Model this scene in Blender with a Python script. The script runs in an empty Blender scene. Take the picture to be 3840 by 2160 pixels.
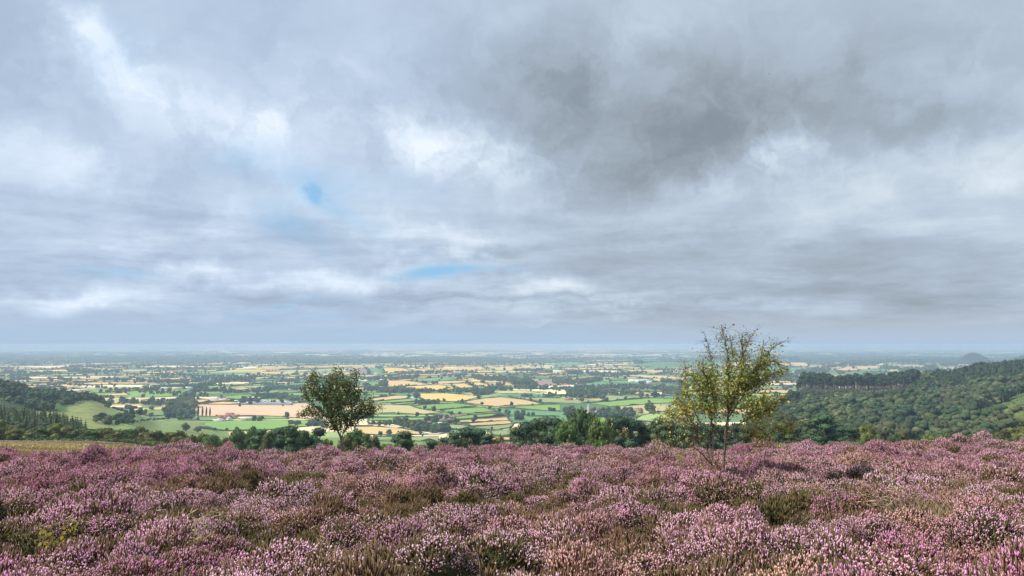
import bpy, math, random
import numpy as np
from mathutils import Vector, noise

SC = bpy.context.scene
COL = SC.collection
rnd = random.Random(7)
RS = np.random.RandomState(11)

# ------------------------------------------------------------------ camera
F = 2773.0                       # focal length in photo pixels (26 mm on 36 mm, 3840 px)
HZ = 1290.0                      # eye-level row of the photo
PITCH = math.atan((HZ-1080)/F)
CP, SP = math.cos(PITCH), math.sin(PITCH)
cam_d = bpy.data.cameras.new('camera'); cam = bpy.data.objects.new('camera', cam_d); COL.objects.link(cam)
cam_d.lens = 26; cam_d.sensor_width = 36; cam_d.clip_start = 0.1; cam_d.clip_end = 200000
cam.location = (0, 0, 0); cam.rotation_euler = (math.radians(90)+PITCH, 0, 0)
SC.camera = cam

def ray(px, py):
    a, b = px-1920.0, -(py-1080.0)
    return np.array([a, F*CP - b*SP, F*SP + b*CP])
def proj(x, y, z):
    fy = y*CP + z*SP; up = -y*SP + z*CP
    return 1920+F*x/fy, 1080-F*up/fy
PLAIN = -150.0
def plain_pt(px, py):
    r = ray(px, py); t = PLAIN/r[2]; return r[0]*t, r[1]*t

# ------------------------------------------------------------------ terrain
EDGE = 24.0
def canopy_z(x, y):              # top of the heather on the moor
    e = EDGE + 2.2*np.clip(x/18.0, -1.5, 1.5) + 1.2*np.sin(x*0.55+1.0)
    over = np.clip(y-e, 0, None)
    return -1.3485 - 0.083*y - 0.045*over - 0.012*over**2 + (.13*np.clip(x/16.0, -1.6, 1.6)**2+.0015*np.clip(x, -30, 30))*np.clip(y/24, 0, 1)
# profiles: photo column -> [(distance, photo row of the bare ground)]
PROF = {
 -900: [(28,1712),(60,1735),(130,1692),(260,1650),(300,1654),(400,1600),(520,1540),(700,1560),(1000,1430),(1200,1425),(1500,1460),(2200,1485)],
 0:    [(28,1712),(60,1735),(130,1692),(260,1650),(300,1654),(400,1630),(520,1583),(700,1590),(1000,1448),(1150,1452),(1300,1490),(1700,1537)],
 180:  [(28,1712),(60,1740),(130,1694),(260,1656),(300,1660),(400,1640),(520,1612),(700,1590),(900,1530),(1080,1478),(1200,1482),(1700,1537)],
 330:  [(28,1712),(60,1745),(130,1697),(260,1662),(300,1667),(400,1650),(520,1640),(700,1598),(950,1522),(1150,1492),(1260,1500),(1700,1537)],
 480:  [(28,1712),(60,1750),(130,1702),(260,1670),(300,1676),(400,1664),(520,1650),(750,1600),(1000,1552),(1200,1535),(1400,1550),(1750,1530)],
 620:  [(28,1712),(60,1755),(130,1715),(260,1680),(300,1690),(450,1680),(700,1640),(1000,1610),(1200,1590),(1450,1578),(1800,1522)],
 900:  [(28,1712),(60,1760),(130,1745),(240,1740),(300,1740),(500,1695),(900,1662),(1200,1640),(1300,1615),(1800,1524)],
 2400: [(28,1712),(60,1765),(130,1775),(200,1772),(300,1765),(500,1705),(900,1668),(1150,1656),(1300,1618),(1800,1524)],
 2750: [(28,1710),(60,1765),(130,1775),(200,1765),(300,1750),(500,1700),(800,1655),(1100,1640),(1300,1618),(1800,1524)],
 2900: [(28,1705),(60,1760),(130,1765),(200,1750),(300,1730),(450,1705),(700,1630),(900,1575),(1100,1530),(1250,1520),(1500,1560),(1900,1512)],
 3020: [(28,1700),(60,1755),(130,1760),(200,1745),(300,1720),(450,1702),(700,1612),(900,1545),(1080,1475),(1200,1448),(1300,1455),(1600,1530),(2000,1501)],
 3270: [(28,1695),(60,1750),(130,1755),(200,1735),(300,1712),(450,1695),(600,1645),(800,1565),(1000,1500),(1130,1468),(1300,1450),(1450,1460),(2100,1490)],
 3540: [(28,1690),(60,1745),(130,1745),(200,1728),(300,1702),(450,1690),(600,1630),(800,1550),(1000,1485),(1200,1435),(1400,1412),(1600,1420),(2200,1482)],
 3700: [(28,1688),(60,1740),(130,1740),(200,1722),(300,1696),(450,1672),(600,1600),(800,1530),(1000,1462),(1200,1408),(1350,1388),(1500,1392),(2300,1474)],
 3900: [(28,1685),(60,1735),(130,1735),(200,1715),(300,1690),(450,1610),(600,1545),(800,1490),(1000,1430),(1200,1385),(1350,1372),(1500,1376),(2300,1474)],
 4700: [(28,1680),(60,1730),(130,1725),(200,1705),(300,1670),(450,1590),(600,1520),(800,1460),(1000,1400),(1200,1360),(1350,1350),(1500,1354),(2300,1474)],
}
PK = np.array(sorted(PROF))
LD = np.linspace(math.log(24), math.log(2600), 360)
PT = []
for k in PK:
    p = PROF[k]
    ds = np.array([a for a, b in p]+[2600.0]); zs = np.array([-(b-HZ)/2781.0*a for a, b in p]+[-156.0])
    v = np.interp(LD, np.log(ds), zs)
    ker = np.hanning(15); ker /= ker.sum()
    PT.append(np.convolve(np.pad(v, 7, mode='edge'), ker, mode='valid'))
PT = np.array(PT)
def hill_z(x, y):
    x = np.asarray(x, float); y = np.maximum(np.asarray(y, float), 24.0)
    s = 1920 + 2781.0*x/y
    i = np.clip(np.searchsorted(PK, s)-1, 0, len(PK)-2)
    t = np.clip((s-PK[i])/(PK[i+1]-PK[i]), 0, 1); t = t*t*(3-2*t)
    g = np.clip((np.log(y)-LD[0])/(LD[-1]-LD[0])*(len(LD)-1), 0, len(LD)-1.001)
    j = g.astype(int); u = g-j
    a = PT[i, j]*(1-u)+PT[i, j+1]*u; b = PT[i+1, j]*(1-u)+PT[i+1, j+1]*u
    z = a*(1-t)+b*t
    w = np.clip((y-60)/200, 0, 1)
    return z + w*1.2*np.sin(x*0.021+1.3)*np.cos(y*0.017) + w*0.6*np.sin(x*0.06)*np.sin(y*0.05+x*0.01)
def ground(x, y):
    if y < 28: return float(canopy_z(x, y))-0.28
    return float(max(hill_z(x, y), PLAIN))
def at(px, d):
    x = (px-1920)/2781.0*d; return x, d, ground(x, d)
def hit(px, py, dmin=60.0):
    r = ray(px, py); r = r/r[1]
    ys = np.exp(np.linspace(math.log(dmin), math.log(60000), 2500))
    g = np.where(ys < 2600, np.maximum(hill_z(r[0]*ys, ys), PLAIN), PLAIN)
    k = np.argmax(r[2]*ys < g)
    y = ys[k]; return float(r[0]*y), float(y), float(g[k])

# ------------------------------------------------------------------ mesh helpers
def fast_mesh(name, V, Fc, mats, col=None, mi=None, extra=None, smooth=False):
    V = np.asarray(V, np.float32)
    me = bpy.data.meshes.new(name)
    if isinstance(Fc, np.ndarray): groups = [Fc]
    else: groups = [np.asarray(f) for f in Fc if len(f)]
    nl = sum(g.size for g in groups); npoly = sum(len(g) for g in groups)
    me.vertices.add(len(V)); me.vertices.foreach_set('co', V.ravel())
    me.loops.add(nl); me.loops.foreach_set('vertex_index', np.concatenate([g.ravel() for g in groups]).astype(np.int32))
    tot = np.concatenate([np.full(len(g), g.shape[1]) for g in groups]).astype(np.int32)
    st = np.concatenate([[0], np.cumsum(tot)[:-1]]).astype(np.int32)
    me.polygons.add(npoly); me.polygons.foreach_set('loop_start', st); me.polygons.foreach_set('loop_total', tot)
    if mi is not None: me.polygons.foreach_set('material_index', np.asarray(mi, np.int32))
    if smooth: me.polygons.foreach_set('use_smooth', np.ones(npoly, bool))
    me.update(calc_edges=True)
    if col is not None:
        c = np.asarray(col, np.float32)
        if c.shape[1] == 3: c = np.hstack([c, np.ones((len(c), 1), np.float32)])
        a = me.attributes.new('col', 'FLOAT_COLOR', 'POINT'); a.data.foreach_set('color', c.ravel())
    if extra:
        for k, v in extra.items():
            a = me.attributes.new(k, 'FLOAT', 'POINT'); a.data.foreach_set('value', np.asarray(v, np.float32))
    for m in (mats if isinstance(mats, (list, tuple)) else [mats]): me.materials.append(m)
    return me
def link(name, me, parent=None, loc=None):
    o = bpy.data.objects.new(name, me); COL.objects.link(o)
    if parent: o.parent = parent
    if loc is not None: o.location = loc
    return o
def tag(o, label=None, cat=None, group=None, kind=None):
    if label: o['label'] = label
    if cat: o['category'] = cat
    if group: o['group'] = group
    if kind: o['kind'] = kind
    return o
def empty(name, loc, rz=0, s=1.0):
    o = bpy.data.objects.new(name, None); COL.objects.link(o); o.empty_display_size = .2
    o.location = loc; o.rotation_euler = (0, 0, rz); o.scale = (s, s, s) if not isinstance(s, tuple) else s
    return o
class B:
    """collects quads / tris for one mesh"""
    def __init__(s): s.V = []; s.Q = []; s.T = []; s.C = []; s.n = 0
    def add(s, V, Q=None, T=None, c=(1, 1, 1)):
        V = np.asarray(V, float).reshape(-1, 3)
        c = np.asarray(c, float)
        if c.ndim == 1: c = np.tile(c, (len(V), 1))
        s.V.append(V); s.C.append(c)
        if Q is not None and len(Q): s.Q.append(np.asarray(Q)+s.n)
        if T is not None and len(T): s.T.append(np.asarray(T)+s.n)
        s.n += len(V)
    def box(s, x0, x1, y0, y1, z0, z1, c=(1, 1, 1)):
        V = [(x, y, z) for z in (z0, z1) for y in (y0, y1) for x in (x0, x1)]
        s.add(V, [(0, 2, 3, 1), (4, 5, 7, 6), (0, 1, 5, 4), (2, 6, 7, 3), (0, 4, 6, 2), (1, 3, 7, 5)], c=c)
    def tube(s, P, R, n=6, c=(1, 1, 1)):
        P = np.asarray(P, float); R = np.asarray(R, float)
        if len(P) < 2: return
        D = np.gradient(P, axis=0); D /= np.linalg.norm(D, axis=1)[:, None]+1e-9
        ref = np.where(np.abs(D[:, 2:3]) > .9, np.array([[1., 0, 0]]), np.array([[0, 0, 1.]]))
        U = np.cross(D, ref); U /= np.linalg.norm(U, axis=1)[:, None]+1e-9
        W = np.cross(D, U)
        a = np.arange(n)*2*math.pi/n
        V = P[:, None]+R[:, None, None]*(np.cos(a)[None, :, None]*U[:, None]+np.sin(a)[None, :, None]*W[:, None])
        i = np.arange(len(P)-1)[:, None]*n; j = np.arange(n)[None]; k = (j+1) % n
        s.add(V.reshape(-1, 3), np.stack([i+j, i+k, i+n+k, i+n+j], -1).reshape(-1, 4), c=c)
    def mesh(s, name, mats, smooth=False, extra=None):
        f = []
        if s.Q: f.append(np.concatenate(s.Q))
        if s.T: f.append(np.concatenate(s.T))
        return fast_mesh(name, np.concatenate(s.V), f, mats, np.concatenate(s.C), smooth=smooth, extra=extra)

# ------------------------------------------------------------------ materials
def newmat(name):
    m = bpy.data.materials.new(name); m.use_nodes = True
    nt = m.node_tree; nt.nodes.clear()
    out = nt.nodes.new('ShaderNodeOutputMaterial')
    return m, nt, out
def N(nt, typ, **kw):
    n = nt.nodes.new(typ)
    for k, v in kw.items(): setattr(n, k, v)
    return n
def mth(nt, op, a, b=None, c=None, clamp=False):
    n = nt.nodes.new('ShaderNodeMath'); n.operation = op; n.use_clamp = clamp
    for i, v in enumerate((a, b, c)):
        if v is None: continue
        if isinstance(v, (int, float)): n.inputs[i].default_value = v
        else: nt.links.new(v, n.inputs[i])
    return n.outputs[0]
def mix(nt, fac, a, b, blend='MIX'):
    n = nt.nodes.new('ShaderNodeMix'); n.data_type = 'RGBA'; n.blend_type = blend
    for i, v in ((0, fac), (6, a), (7, b)):
        if isinstance(v, (int, float)): n.inputs[i].default_value = v
        elif isinstance(v, tuple): n.inputs[i].default_value = (*v[:3], 1)
        else: nt.links.new(v, n.inputs[i])
    return n.outputs[2]
def sstep(nt, x, lo, hi):
    n = nt.nodes.new('ShaderNodeMapRange'); n.interpolation_type = 'SMOOTHSTEP'
    nt.links.new(x, n.inputs[0]); n.inputs[1].default_value = lo; n.inputs[2].default_value = hi
    return n.outputs[0]
def noise_fac(nt, vec, scale, detail=4, rough=.55):
    n = N(nt, 'ShaderNodeTexNoise'); n.inputs['Scale'].default_value = scale
    n.inputs['Detail'].default_value = detail; n.inputs['Roughness'].default_value = rough
    if vec is not None: nt.links.new(vec, n.inputs['Vector'])
    return n
def finish(nt, out, color, rough=.8, spec=.2, trans=0.0, bump=None):
    p = N(nt, 'ShaderNodeBsdfPrincipled')
    nt.links.new(color, p.inputs['Base Color']); p.inputs['Roughness'].default_value = rough
    p.inputs['Specular IOR Level'].default_value = spec
    if bump is not None: nt.links.new(bump, p.inputs['Normal'])
    if trans:
        t = N(nt, 'ShaderNodeBsdfTranslucent'); nt.links.new(color, t.inputs['Color'])
        mx = N(nt, 'ShaderNodeMixShader'); mx.inputs[0].default_value = trans
        nt.links.new(p.outputs[0], mx.inputs[1]); nt.links.new(t.outputs[0], mx.inputs[2])
        nt.links.new(mx.outputs[0], out.inputs[0])
    else: nt.links.new(p.outputs[0], out.inputs[0])
def attr_mat(name, nscale=0.5, amount=.35, rough=.85, trans=0.0, per_object=0.0, spec=.15, gain=1.0):
    """vertex 'col' attribute times a world-space noise and a per-object variation"""
    m, nt, out = newmat(name)
    a = N(nt, 'ShaderNodeAttribute', attribute_name='col')
    g = N(nt, 'ShaderNodeNewGeometry')
    nz = noise_fac(nt, g.outputs['Position'], nscale, 5, .6)
    f = mth(nt, 'MULTIPLY_ADD', nz.outputs[0], 2*amount*gain, (1-amount)*gain)
    if per_object:
        oi = N(nt, 'ShaderNodeObjectInfo')
        f = mth(nt, 'MULTIPLY', f, mth(nt, 'MULTIPLY_ADD', oi.outputs['Random'], 2*per_object, 1-per_object))
    v = N(nt, 'ShaderNodeVectorMath', operation='SCALE'); nt.links.new(a.outputs['Color'], v.inputs[0]); nt.links.new(f, v.inputs['Scale'])
    c = v.outputs[0]
    if per_object:
        hs = N(nt, 'ShaderNodeHueSaturation'); nt.links.new(c, hs.inputs['Color'])
        r2 = mth(nt, 'FRACT', mth(nt, 'MULTIPLY', oi.outputs['Random'], 17.3))
        nt.links.new(mth(nt, 'MULTIPLY_ADD', r2, .05, .475), hs.inputs['Hue']); c = hs.outputs[0]
    finish(nt, out, c, rough, spec, trans)
    return m
M_leaf = attr_mat('leaves', 0.6, .3, .7, .22, .22, gain=1.25)
M_leaf_far = attr_mat('far_leaves', 0.05, .3, .85, .08, .25, gain=.85)
M_needle = attr_mat('needles', 0.7, .25, .75, .1, .15, gain=1.6)
M_needle_far = attr_mat('far_needles', 0.1, .25, .85, .05, .2, gain=1.1)
M_hedge = attr_mat('hedge_leaves', 0.15, .35, .85, .1)
M_plain = attr_mat('field_crops', 0.012, .14, .95)
M_bark = attr_mat('bark', 6, .35, .9, 0, .15)
M_wall = attr_mat('masonry', 1.2, .12, .9)
M_roof = attr_mat('roof_tiles', 2.0, .2, .85)
M_paint = attr_mat('white_paint', 3.0, .06, .5, spec=.4)
M_steel = attr_mat('galvanised_steel', 3.0, .1, .5, spec=.5)
M_near_leaf = attr_mat('near_leaves', 9.0, .25, .5, .35, spec=.35)
M_near_bark = attr_mat('near_bark', 25, .45, .85)
M_straw = attr_mat('straw', 12, .25, .7, .3)

# --- field material: crop colour with tramlines and mottling
def field_mat():
    m, nt, out = newmat('fields')
    a = N(nt, 'ShaderNodeAttribute', attribute_name='col')
    g = N(nt, 'ShaderNodeNewGeometry')
    big = noise_fac(nt, g.outputs['Position'], .004, 4, .55)
    sm = noise_fac(nt, g.outputs['Position'], .03, 5, .65)
    mp = N(nt, 'ShaderNodeMapping'); nt.links.new(g.outputs['Position'], mp.inputs['Vector'])
    mp.inputs['Rotation'].default_value = (0, 0, .25); mp.inputs['Scale'].default_value = (.012, .16, .1)
    st = noise_fac(nt, mp.outputs[0], 1.0, 2, .5)
    f = mth(nt, 'ADD', mth(nt, 'MULTIPLY', big.outputs[0], .45), mth(nt, 'MULTIPLY', sm.outputs[0], .3))
    f = mth(nt, 'ADD', f, mth(nt, 'MULTIPLY', st.outputs[0], .5))
    f = mth(nt, 'ADD', f, .375)
    v = N(nt, 'ShaderNodeVectorMath', operation='SCALE'); nt.links.new(a.outputs['Color'], v.inputs[0]); nt.links.new(f, v.inputs['Scale'])
    finish(nt, out, v.outputs[0], .95, .05)
    return m
M_field = field_mat()
def hill_mat():
    m, nt, out = newmat('hill_grass')
    a = N(nt, 'ShaderNodeAttribute', attribute_name='col')
    g = N(nt, 'ShaderNodeNewGeometry')
    n1 = noise_fac(nt, g.outputs['Position'], .05, 6, .65)
    mp = N(nt, 'ShaderNodeMapping'); nt.links.new(g.outputs['Position'], mp.inputs['Vector']); mp.inputs['Scale'].default_value = (.05, .25, .25)
    n2 = noise_fac(nt, mp.outputs[0], 1.0, 5, .65)
    c = mix(nt, sstep(nt, n1.outputs[0], .4, .7), a.outputs['Color'], (.10, .12, .05))
    cc = mix(nt, .55, a.outputs['Color'], c)
    f = mth(nt, 'MULTIPLY_ADD', n2.outputs[0], .9, .55)
    v = N(nt, 'ShaderNodeVectorMath', operation='SCALE'); nt.links.new(cc, v.inputs[0]); nt.links.new(f, v.inputs['Scale'])
    finish(nt, out, v.outputs[0], .95, .05)
    return m
M_hill = hill_mat()
def moor_mat():
    m, nt, out = newmat('peat')
    g = N(nt, 'ShaderNodeNewGeometry')
    n1 = noise_fac(nt, g.outputs['Position'], 6, 8, .7)
    c = mix(nt, n1.outputs[0], (.012, .010, .007), (.07, .05, .03))
    b = N(nt, 'ShaderNodeBump'); b.inputs['Strength'].default_value = .8; b.inputs['Distance'].default_value = .05
    nt.links.new(n1.outputs[0], b.inputs['Height'])
    finish(nt, out, c, .95, .05, 0, b.outputs[0])
    return m
M_moor = moor_mat()

# ------------------------------------------------------------------ ground meshes
def bumps(x, y):
    v = Vector((x, y, 0))
    a = noise.noise(v*0.42+Vector((3, 9, 1)))*.20 + noise.noise(v*0.95+Vector((13, 2, 5)))*.30 + noise.noise(v*2.1)*.10
    return a
def moor_ground():
    xs = np.arange(-34, 34.01, .25); ys = np.arange(-8, 36, .25)
    X, Y = np.meshgrid(xs, ys)
    bz = np.array([[bumps(x, y) for x in xs] for y in ys])
    Z = canopy_z(X, Y) - .38 + bz
    V = np.stack([X, Y, Z], -1).reshape(-1, 3)
    nx = len(xs); i = np.arange(len(ys)-1)[:, None]*nx; j = np.arange(nx-1)[None]
    Q = np.stack([i+j, i+j+1, i+nx+j+1, i+nx+j], -1).reshape(-1, 4)
    tag(link('ground', fast_mesh('ground', V, Q, M_moor, smooth=True)), kind='structure', label='dark peaty ground under the heather')
moor_ground()

def inpoly(px, py, P):
    c = False; n = len(P)
    for i in range(n):
        x0, y0 = P[i]; x1, y1 = P[i-1]
        if (y0 > py) != (y1 > py) and px < (x1-x0)*(py-y0)/(y1-y0)+x0: c = not c
    return c
GRASS = (.22, .25, .09); MEADOW = (.50, .40, .19); BRACK = (.10, .15, .05); WOODFLOOR = (.045, .06, .025); PAST = (.19, .27, .085)
PASTURE = [(160,1516),(215,1508),(330,1522),(420,1552),(520,1570),(570,1575),(480,1584),(330,1582),(250,1558)]
KNOLL = [(395,1516),(480,1508),(600,1520),(680,1530),(660,1548),(540,1548),(440,1535)]
def hills():
    ss = np.linspace(-1.45, 1.45, 420); ld = np.linspace(math.log(26), math.log(2600), 330)
    S, L = np.meshgrid(ss, ld); Y = np.exp(L); X = S*Y
    Z = hill_z(X, Y)
    Z = np.where(Y < 36, Z-0.8, Z)
    PX = 1920+2781*S
    PYa = HZ - 2781*Z/Y
    C = np.zeros(X.shape+(3,)); C[:] = WOODFLOOR
    C[(Y < 268) & (PX < 900)] = MEADOW
    m = (Y < 268) & (PX < 900)
    for (r, cidx) in ((m, 0),):
        t = .5+.5*np.sin(X*.05+Y*.09)
        C[r] = (np.array(MEADOW)[None]*(.85+.3*t[r][:, None]))
    C[(PX > 420) & (PX < 2860) & (Y > 520)] = PAST
    C[(PX < 760) & (Y > 620) & (PX > 150)] = GRASS
    C[(PX > 420) & (PX < 700) & (Y > 620)] = (.20, .27, .09)
    C[(Y > 860) & (PX < 260)] = (.06, .11, .035)
    C[(PX > 3560) & (Y > 430) & (Y < 900)] = BRACK
    C[(PX > 3000) & (PX < 3300) & (Y > 940) & (Y < 1130)] = (.16, .19, .06)
    C[(PX > 3030) & (PX < 3420) & (Y > 1120) & (Y < 1190)] = (.13, .085, .065)
    V = np.stack([X, Y, Z], -1).reshape(-1, 3)
    nx = len(ss); i = np.arange(len(ld)-1)[:, None]*nx; j = np.arange(nx-1)[None]
    Q = np.stack([i+j, i+j+1, i+nx+j+1, i+nx+j], -1).reshape(-1, 4)
    tag(link('hills', fast_mesh('hills', V, Q, M_hill, col=C.reshape(-1, 3), smooth=True)), kind='structure', label='grassy and wooded slopes falling from the moor to the plain')
hills()

# ------------------------------------------------------------------ the plain: patchwork of fields
GOLD = (.68, .46, .15); SAND = (.60, .42, .20); PALE = (.50, .43, .20); GREEN = (.21, .34, .08); DULL = (.28, .33, .14)
BLUEG = (.13, .25, .11); PLOUGH = (.30, .21, .17); LIME = (.30, .40, .13); STRAWC = (.82, .66, .40)
def z1(P): return [(x/2.683, 1250+y/2.683) for x, y in P]
def z2(P): return [(960+x/2.683, 1250+y/2.683) for x, y in P]
def z3(P): return [(1920+x/2.683, 1250+y/2.683) for x, y in P]
def z4(P): return [(2880+x/2.683, 1250+y/2.683) for x, y in P]
def z6(P): return [(1400+x/3.68, 1400+y/3.68) for x, y in P]
FIELDS = [
 (z6([(100,118),(180,95),(480,105),(800,155),(600,165),(190,190),(140,130)]), SAND),
 (z6([(230,195),(600,172),(880,162),(1070,175),(1120,222),(850,245),(640,230),(420,235)]), GOLD),
 (z6([(870,112),(1280,100),(1530,125),(1250,130),(960,150),(880,150)]), SAND),
 (z6([(1070,152),(1250,140),(1440,200),(1200,210),(1130,180)]), GOLD),
 (z6([(1270,135),(1480,130),(1700,190),(1550,198),(1480,175)]), GOLD),
 (z6([(1490,125),(1830,125),(1960,165),(1720,165)]), SAND),
 (z6([(585,280),(1000,275),(1240,295),(1490,320),(1290,375),(1150,395),(900,385),(700,365),(600,330)]), GOLD),
 (z6([(1250,395),(1500,350),(1750,330),(2050,360),(2330,425),(2000,440),(1650,460),(1450,435),(1300,410)]), SAND),
 (z6([(540,450),(800,430),(1120,412),(1280,430),(1430,455),(1100,485),(900,500),(680,498),(560,462)]), GREEN),
 (z6([(920,515),(1100,490),(1540,470),(1680,530),(1400,550),(1100,565),(960,530)]), GREEN),
 (z6([(0,440),(180,435),(500,445),(660,495),(960,545),(560,565),(300,550),(-260,555),(-200,470)]), PALE),
 (z6([(-40,570),(560,572),(800,575),(960,580),(880,595),(600,605),(-60,600)]), LIME),
 (z6([(-60,620),(680,612),(900,620),(880,645),(600,650),(-80,655)]), GREEN),
 (z6([(1060,615),(1300,580),(1700,555),(1920,585),(1350,628),(1100,635)]), GREEN),
 (z6([(1180,650),(1400,635),(1950,600),(1945,650),(1400,685),(1180,680)]), SAND),
 (z6([(1220,700),(1640,665),(1960,655),(2040,685),(1700,715),(1350,735)]), SAND),
 (z6([(960,710),(1200,705),(1320,740),(1150,780),(1000,770)]), DULL),
 (z6([(1340,745),(1700,720),(1930,700),(1880,760),(1600,780),(1400,760)]), DULL),
 (z6([(-260,740),(0,735),(420,765),(760,840),(600,850),(20,855),(-200,830)]), SAND),
 (z6([(-80,668),(150,660),(700,665),(800,700),(600,715),(300,700),(-60,705)]), SAND),
 (z6([(1640,485),(1800,487),(2100,505),(2576,530),(2576,600),(2050,600),(1720,550)]), BLUEG),
 (z6([(1740,475),(2300,440),(2576,430),(2576,525),(2400,515),(1950,485)]), GREEN),
 (z6([(1850,315),(2200,340),(2576,345),(2576,418),(2350,418),(2070,360)]), DULL),
 (z6([(1620,245),(2000,238),(2290,262),(2200,275),(1700,285)]), PALE),
 (z6([(-100,292),(300,300),(0,330),(-120,338)]), DULL),
 (z6([(10,345),(300,310),(510,312),(470,350),(150,375),(-160,382)]), SAND),
 (z6([(-100,405),(50,393),(480,355),(600,360),(570,385),(350,400),(100,412)]), GREEN),
 (z6([(250,420),(580,400),(570,425),(350,438)]), LIME),
 (z6([(1610,800),(1880,780),(2300,800),(2300,900),(1650,870)]), DULL),
 (z6([(0,880),(560,880),(900,870),(900,960),(0,960)]), DULL),
 (z3([(870,615),(1350,650),(1000,680),(920,665)]), DULL),
 (z3([(780,705),(1400,655),(1760,668),(1720,690),(1350,715),(1000,740)]), GREEN),
 (z3([(200,640),(560,662),(960,682),(700,705),(330,700),(180,662)]), DULL),
 (z3([(0,575),(350,590),(350,600),(0,605)]), PALE),
 (z3([(1180,890),(1300,830),(1500,790),(1700,772),(1660,840),(1400,890)]), LIME),
 (z3([(480,352),(900,345),(940,360),(500,370)]), SAND),
 (z3([(1110,372),(1500,365),(1640,400),(1200,388)]), SAND),
 (z3([(1130,422),(1500,425),(1820,450),(1500,457),(1250,442)]), SAND),
 (z3([(280,312),(700,292),(760,315),(560,330)]), BLUEG),
 (z3([(0,335),(400,345),(390,360),(0,365)]), PALE),
 (z3([(200,482),(420,465),(640,520),(260,530)]), PLOUGH),
 (z3([(650,520),(920,482),(1080,510),(1000,540),(800,532)]), BLUEG),
 (z3([(1080,520),(1710,510),(1600,530),(1150,535)]), BLUEG),
 (z3([(1250,472),(1520,480),(1500,495),(1350,490)]), SAND),
 (z3([(950,465),(1400,452),(1420,470),(1000,480)]), BLUEG),
 (z3([(1220,255),(1420,245),(1700,262),(1780,300),(1500,330),(1300,290)]), BLUEG),
 (z3([(1700,268),(2000,275),(2250,330),(1800,340),(1560,335)]), BLUEG),
 (z1([(1985,718),(2576,718),(2640,760),(2576,830),(2170,835),(1990,832)]), (.60, .40, .26)),
 (z1([(2576,705),(3080,705),(3220,780),(3240,865),(2700,835),(2576,830)]), (.60, .41, .26)),
 (z1([(1330,930),(1800,880),(2150,885),(2576,880),(3200,880),(3100,938),(2576,985),(2000,985),(1500,960)]), (.20, .34, .09)),
 (z1([(2400,835),(2576,838),(2860,835),(2900,862),(2576,866),(2420,862)]), (.21, .30, .10)),
 (z1([(690,545),(1000,520),(1500,520),(1400,542),(900,550)]), STRAWC),
 (z1([(1010,620),(1250,600),(1300,620),(1040,637)]), GOLD),
 (z1([(270,435),(700,440),(1160,430),(1150,445),(280,460)]), STRAWC),
 (z1([(0,330),(660,330),(650,350),(450,355),(100,337)]), STRAWC),
 (z1([(1170,370),(1500,365),(1480,380),(1250,388)]), PALE),
 (z1([(2230,568),(2400,552),(2576,545),(2576,555),(2340,578)]), SAND),
 (z1([(2340,582),(2576,558),(2800,548),(2800,600),(2576,612),(2450,602)]), (.2, .32, .12)),
 (z1([(2190,645),(2400,625),(2560,625),(2400,666)]), GREEN),
 (z1([(700,520),(1300,505),(1500,512),(1000,520)]), LIME),
 (z1([(800,570),(1500,548),(1450,575),(950,600)]), (.22, .33, .1)),
 (z2([(1260,345),(1480,350),(1560,385),(1310,402)]), GOLD),
 (z2([(1480,352),(1740,365),(1860,380),(1620,387)]), GOLD),
 (z2([(1760,355),(2280,335),(2320,370),(2000,376),(1880,375)]), GOLD),
 (z2([(2000,382),(2400,375),(2400,392),(2050,396)]), SAND),
 (z2([(2310,350),(2576,330),(2620,375),(2400,370)]), SAND),
 (z2([(0,345),(400,340),(860,320),(1300,318),(1200,335),(500,350),(0,366)]), SAND),
 (z2([(900,365),(1100,355),(1140,412),(1000,418)]), PLOUGH),
 (z2([(1115,355),(1230,350),(1310,402),(1155,397)]), BLUEG),
 (z2([(300,378),(420,378),(400,420),(250,415)]), (.45, .45, .2)),
 (z2([(1500,470),(2000,458),(2030,470),(1700,490)]), BLUEG),
 (z3([(-60,770),(520,795),(700,840),(560,900),(0,900)]), BLUEG), (z3([(560,800),(1300,760),(1300,830),(900,900),(600,900)]), GREEN),
 (z4([(660,370),(800,335),(1150,325),(1130,355),(900,370),(750,390)]), SAND),
 (z4([(1160,322),(1400,315),(1640,325),(1560,350),(1200,335)]), (.42, .38, .2)),
 (z4([(310,250),(600,240),(940,262),(900,275),(500,270)]), (.44, .33, .26)),
 (z4([(100,300),(420,310),(400,335),(60,325)]), SAND),
 (z4([(780,300),(1100,290),(1060,318),(850,318)]), SAND),
 (z4([(0,345),(450,345),(400,375),(0,390)]), BLUEG),
 (z4([(930,365),(1200,360),(1180,385),(900,392)]), BLUEG),
]
def world_poly(P): return [plain_pt(x, y) for x, y in P]
WP = [(world_poly(P), c) for P, c in FIELDS]
HEDGES = []      # polylines in world xy with height
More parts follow.
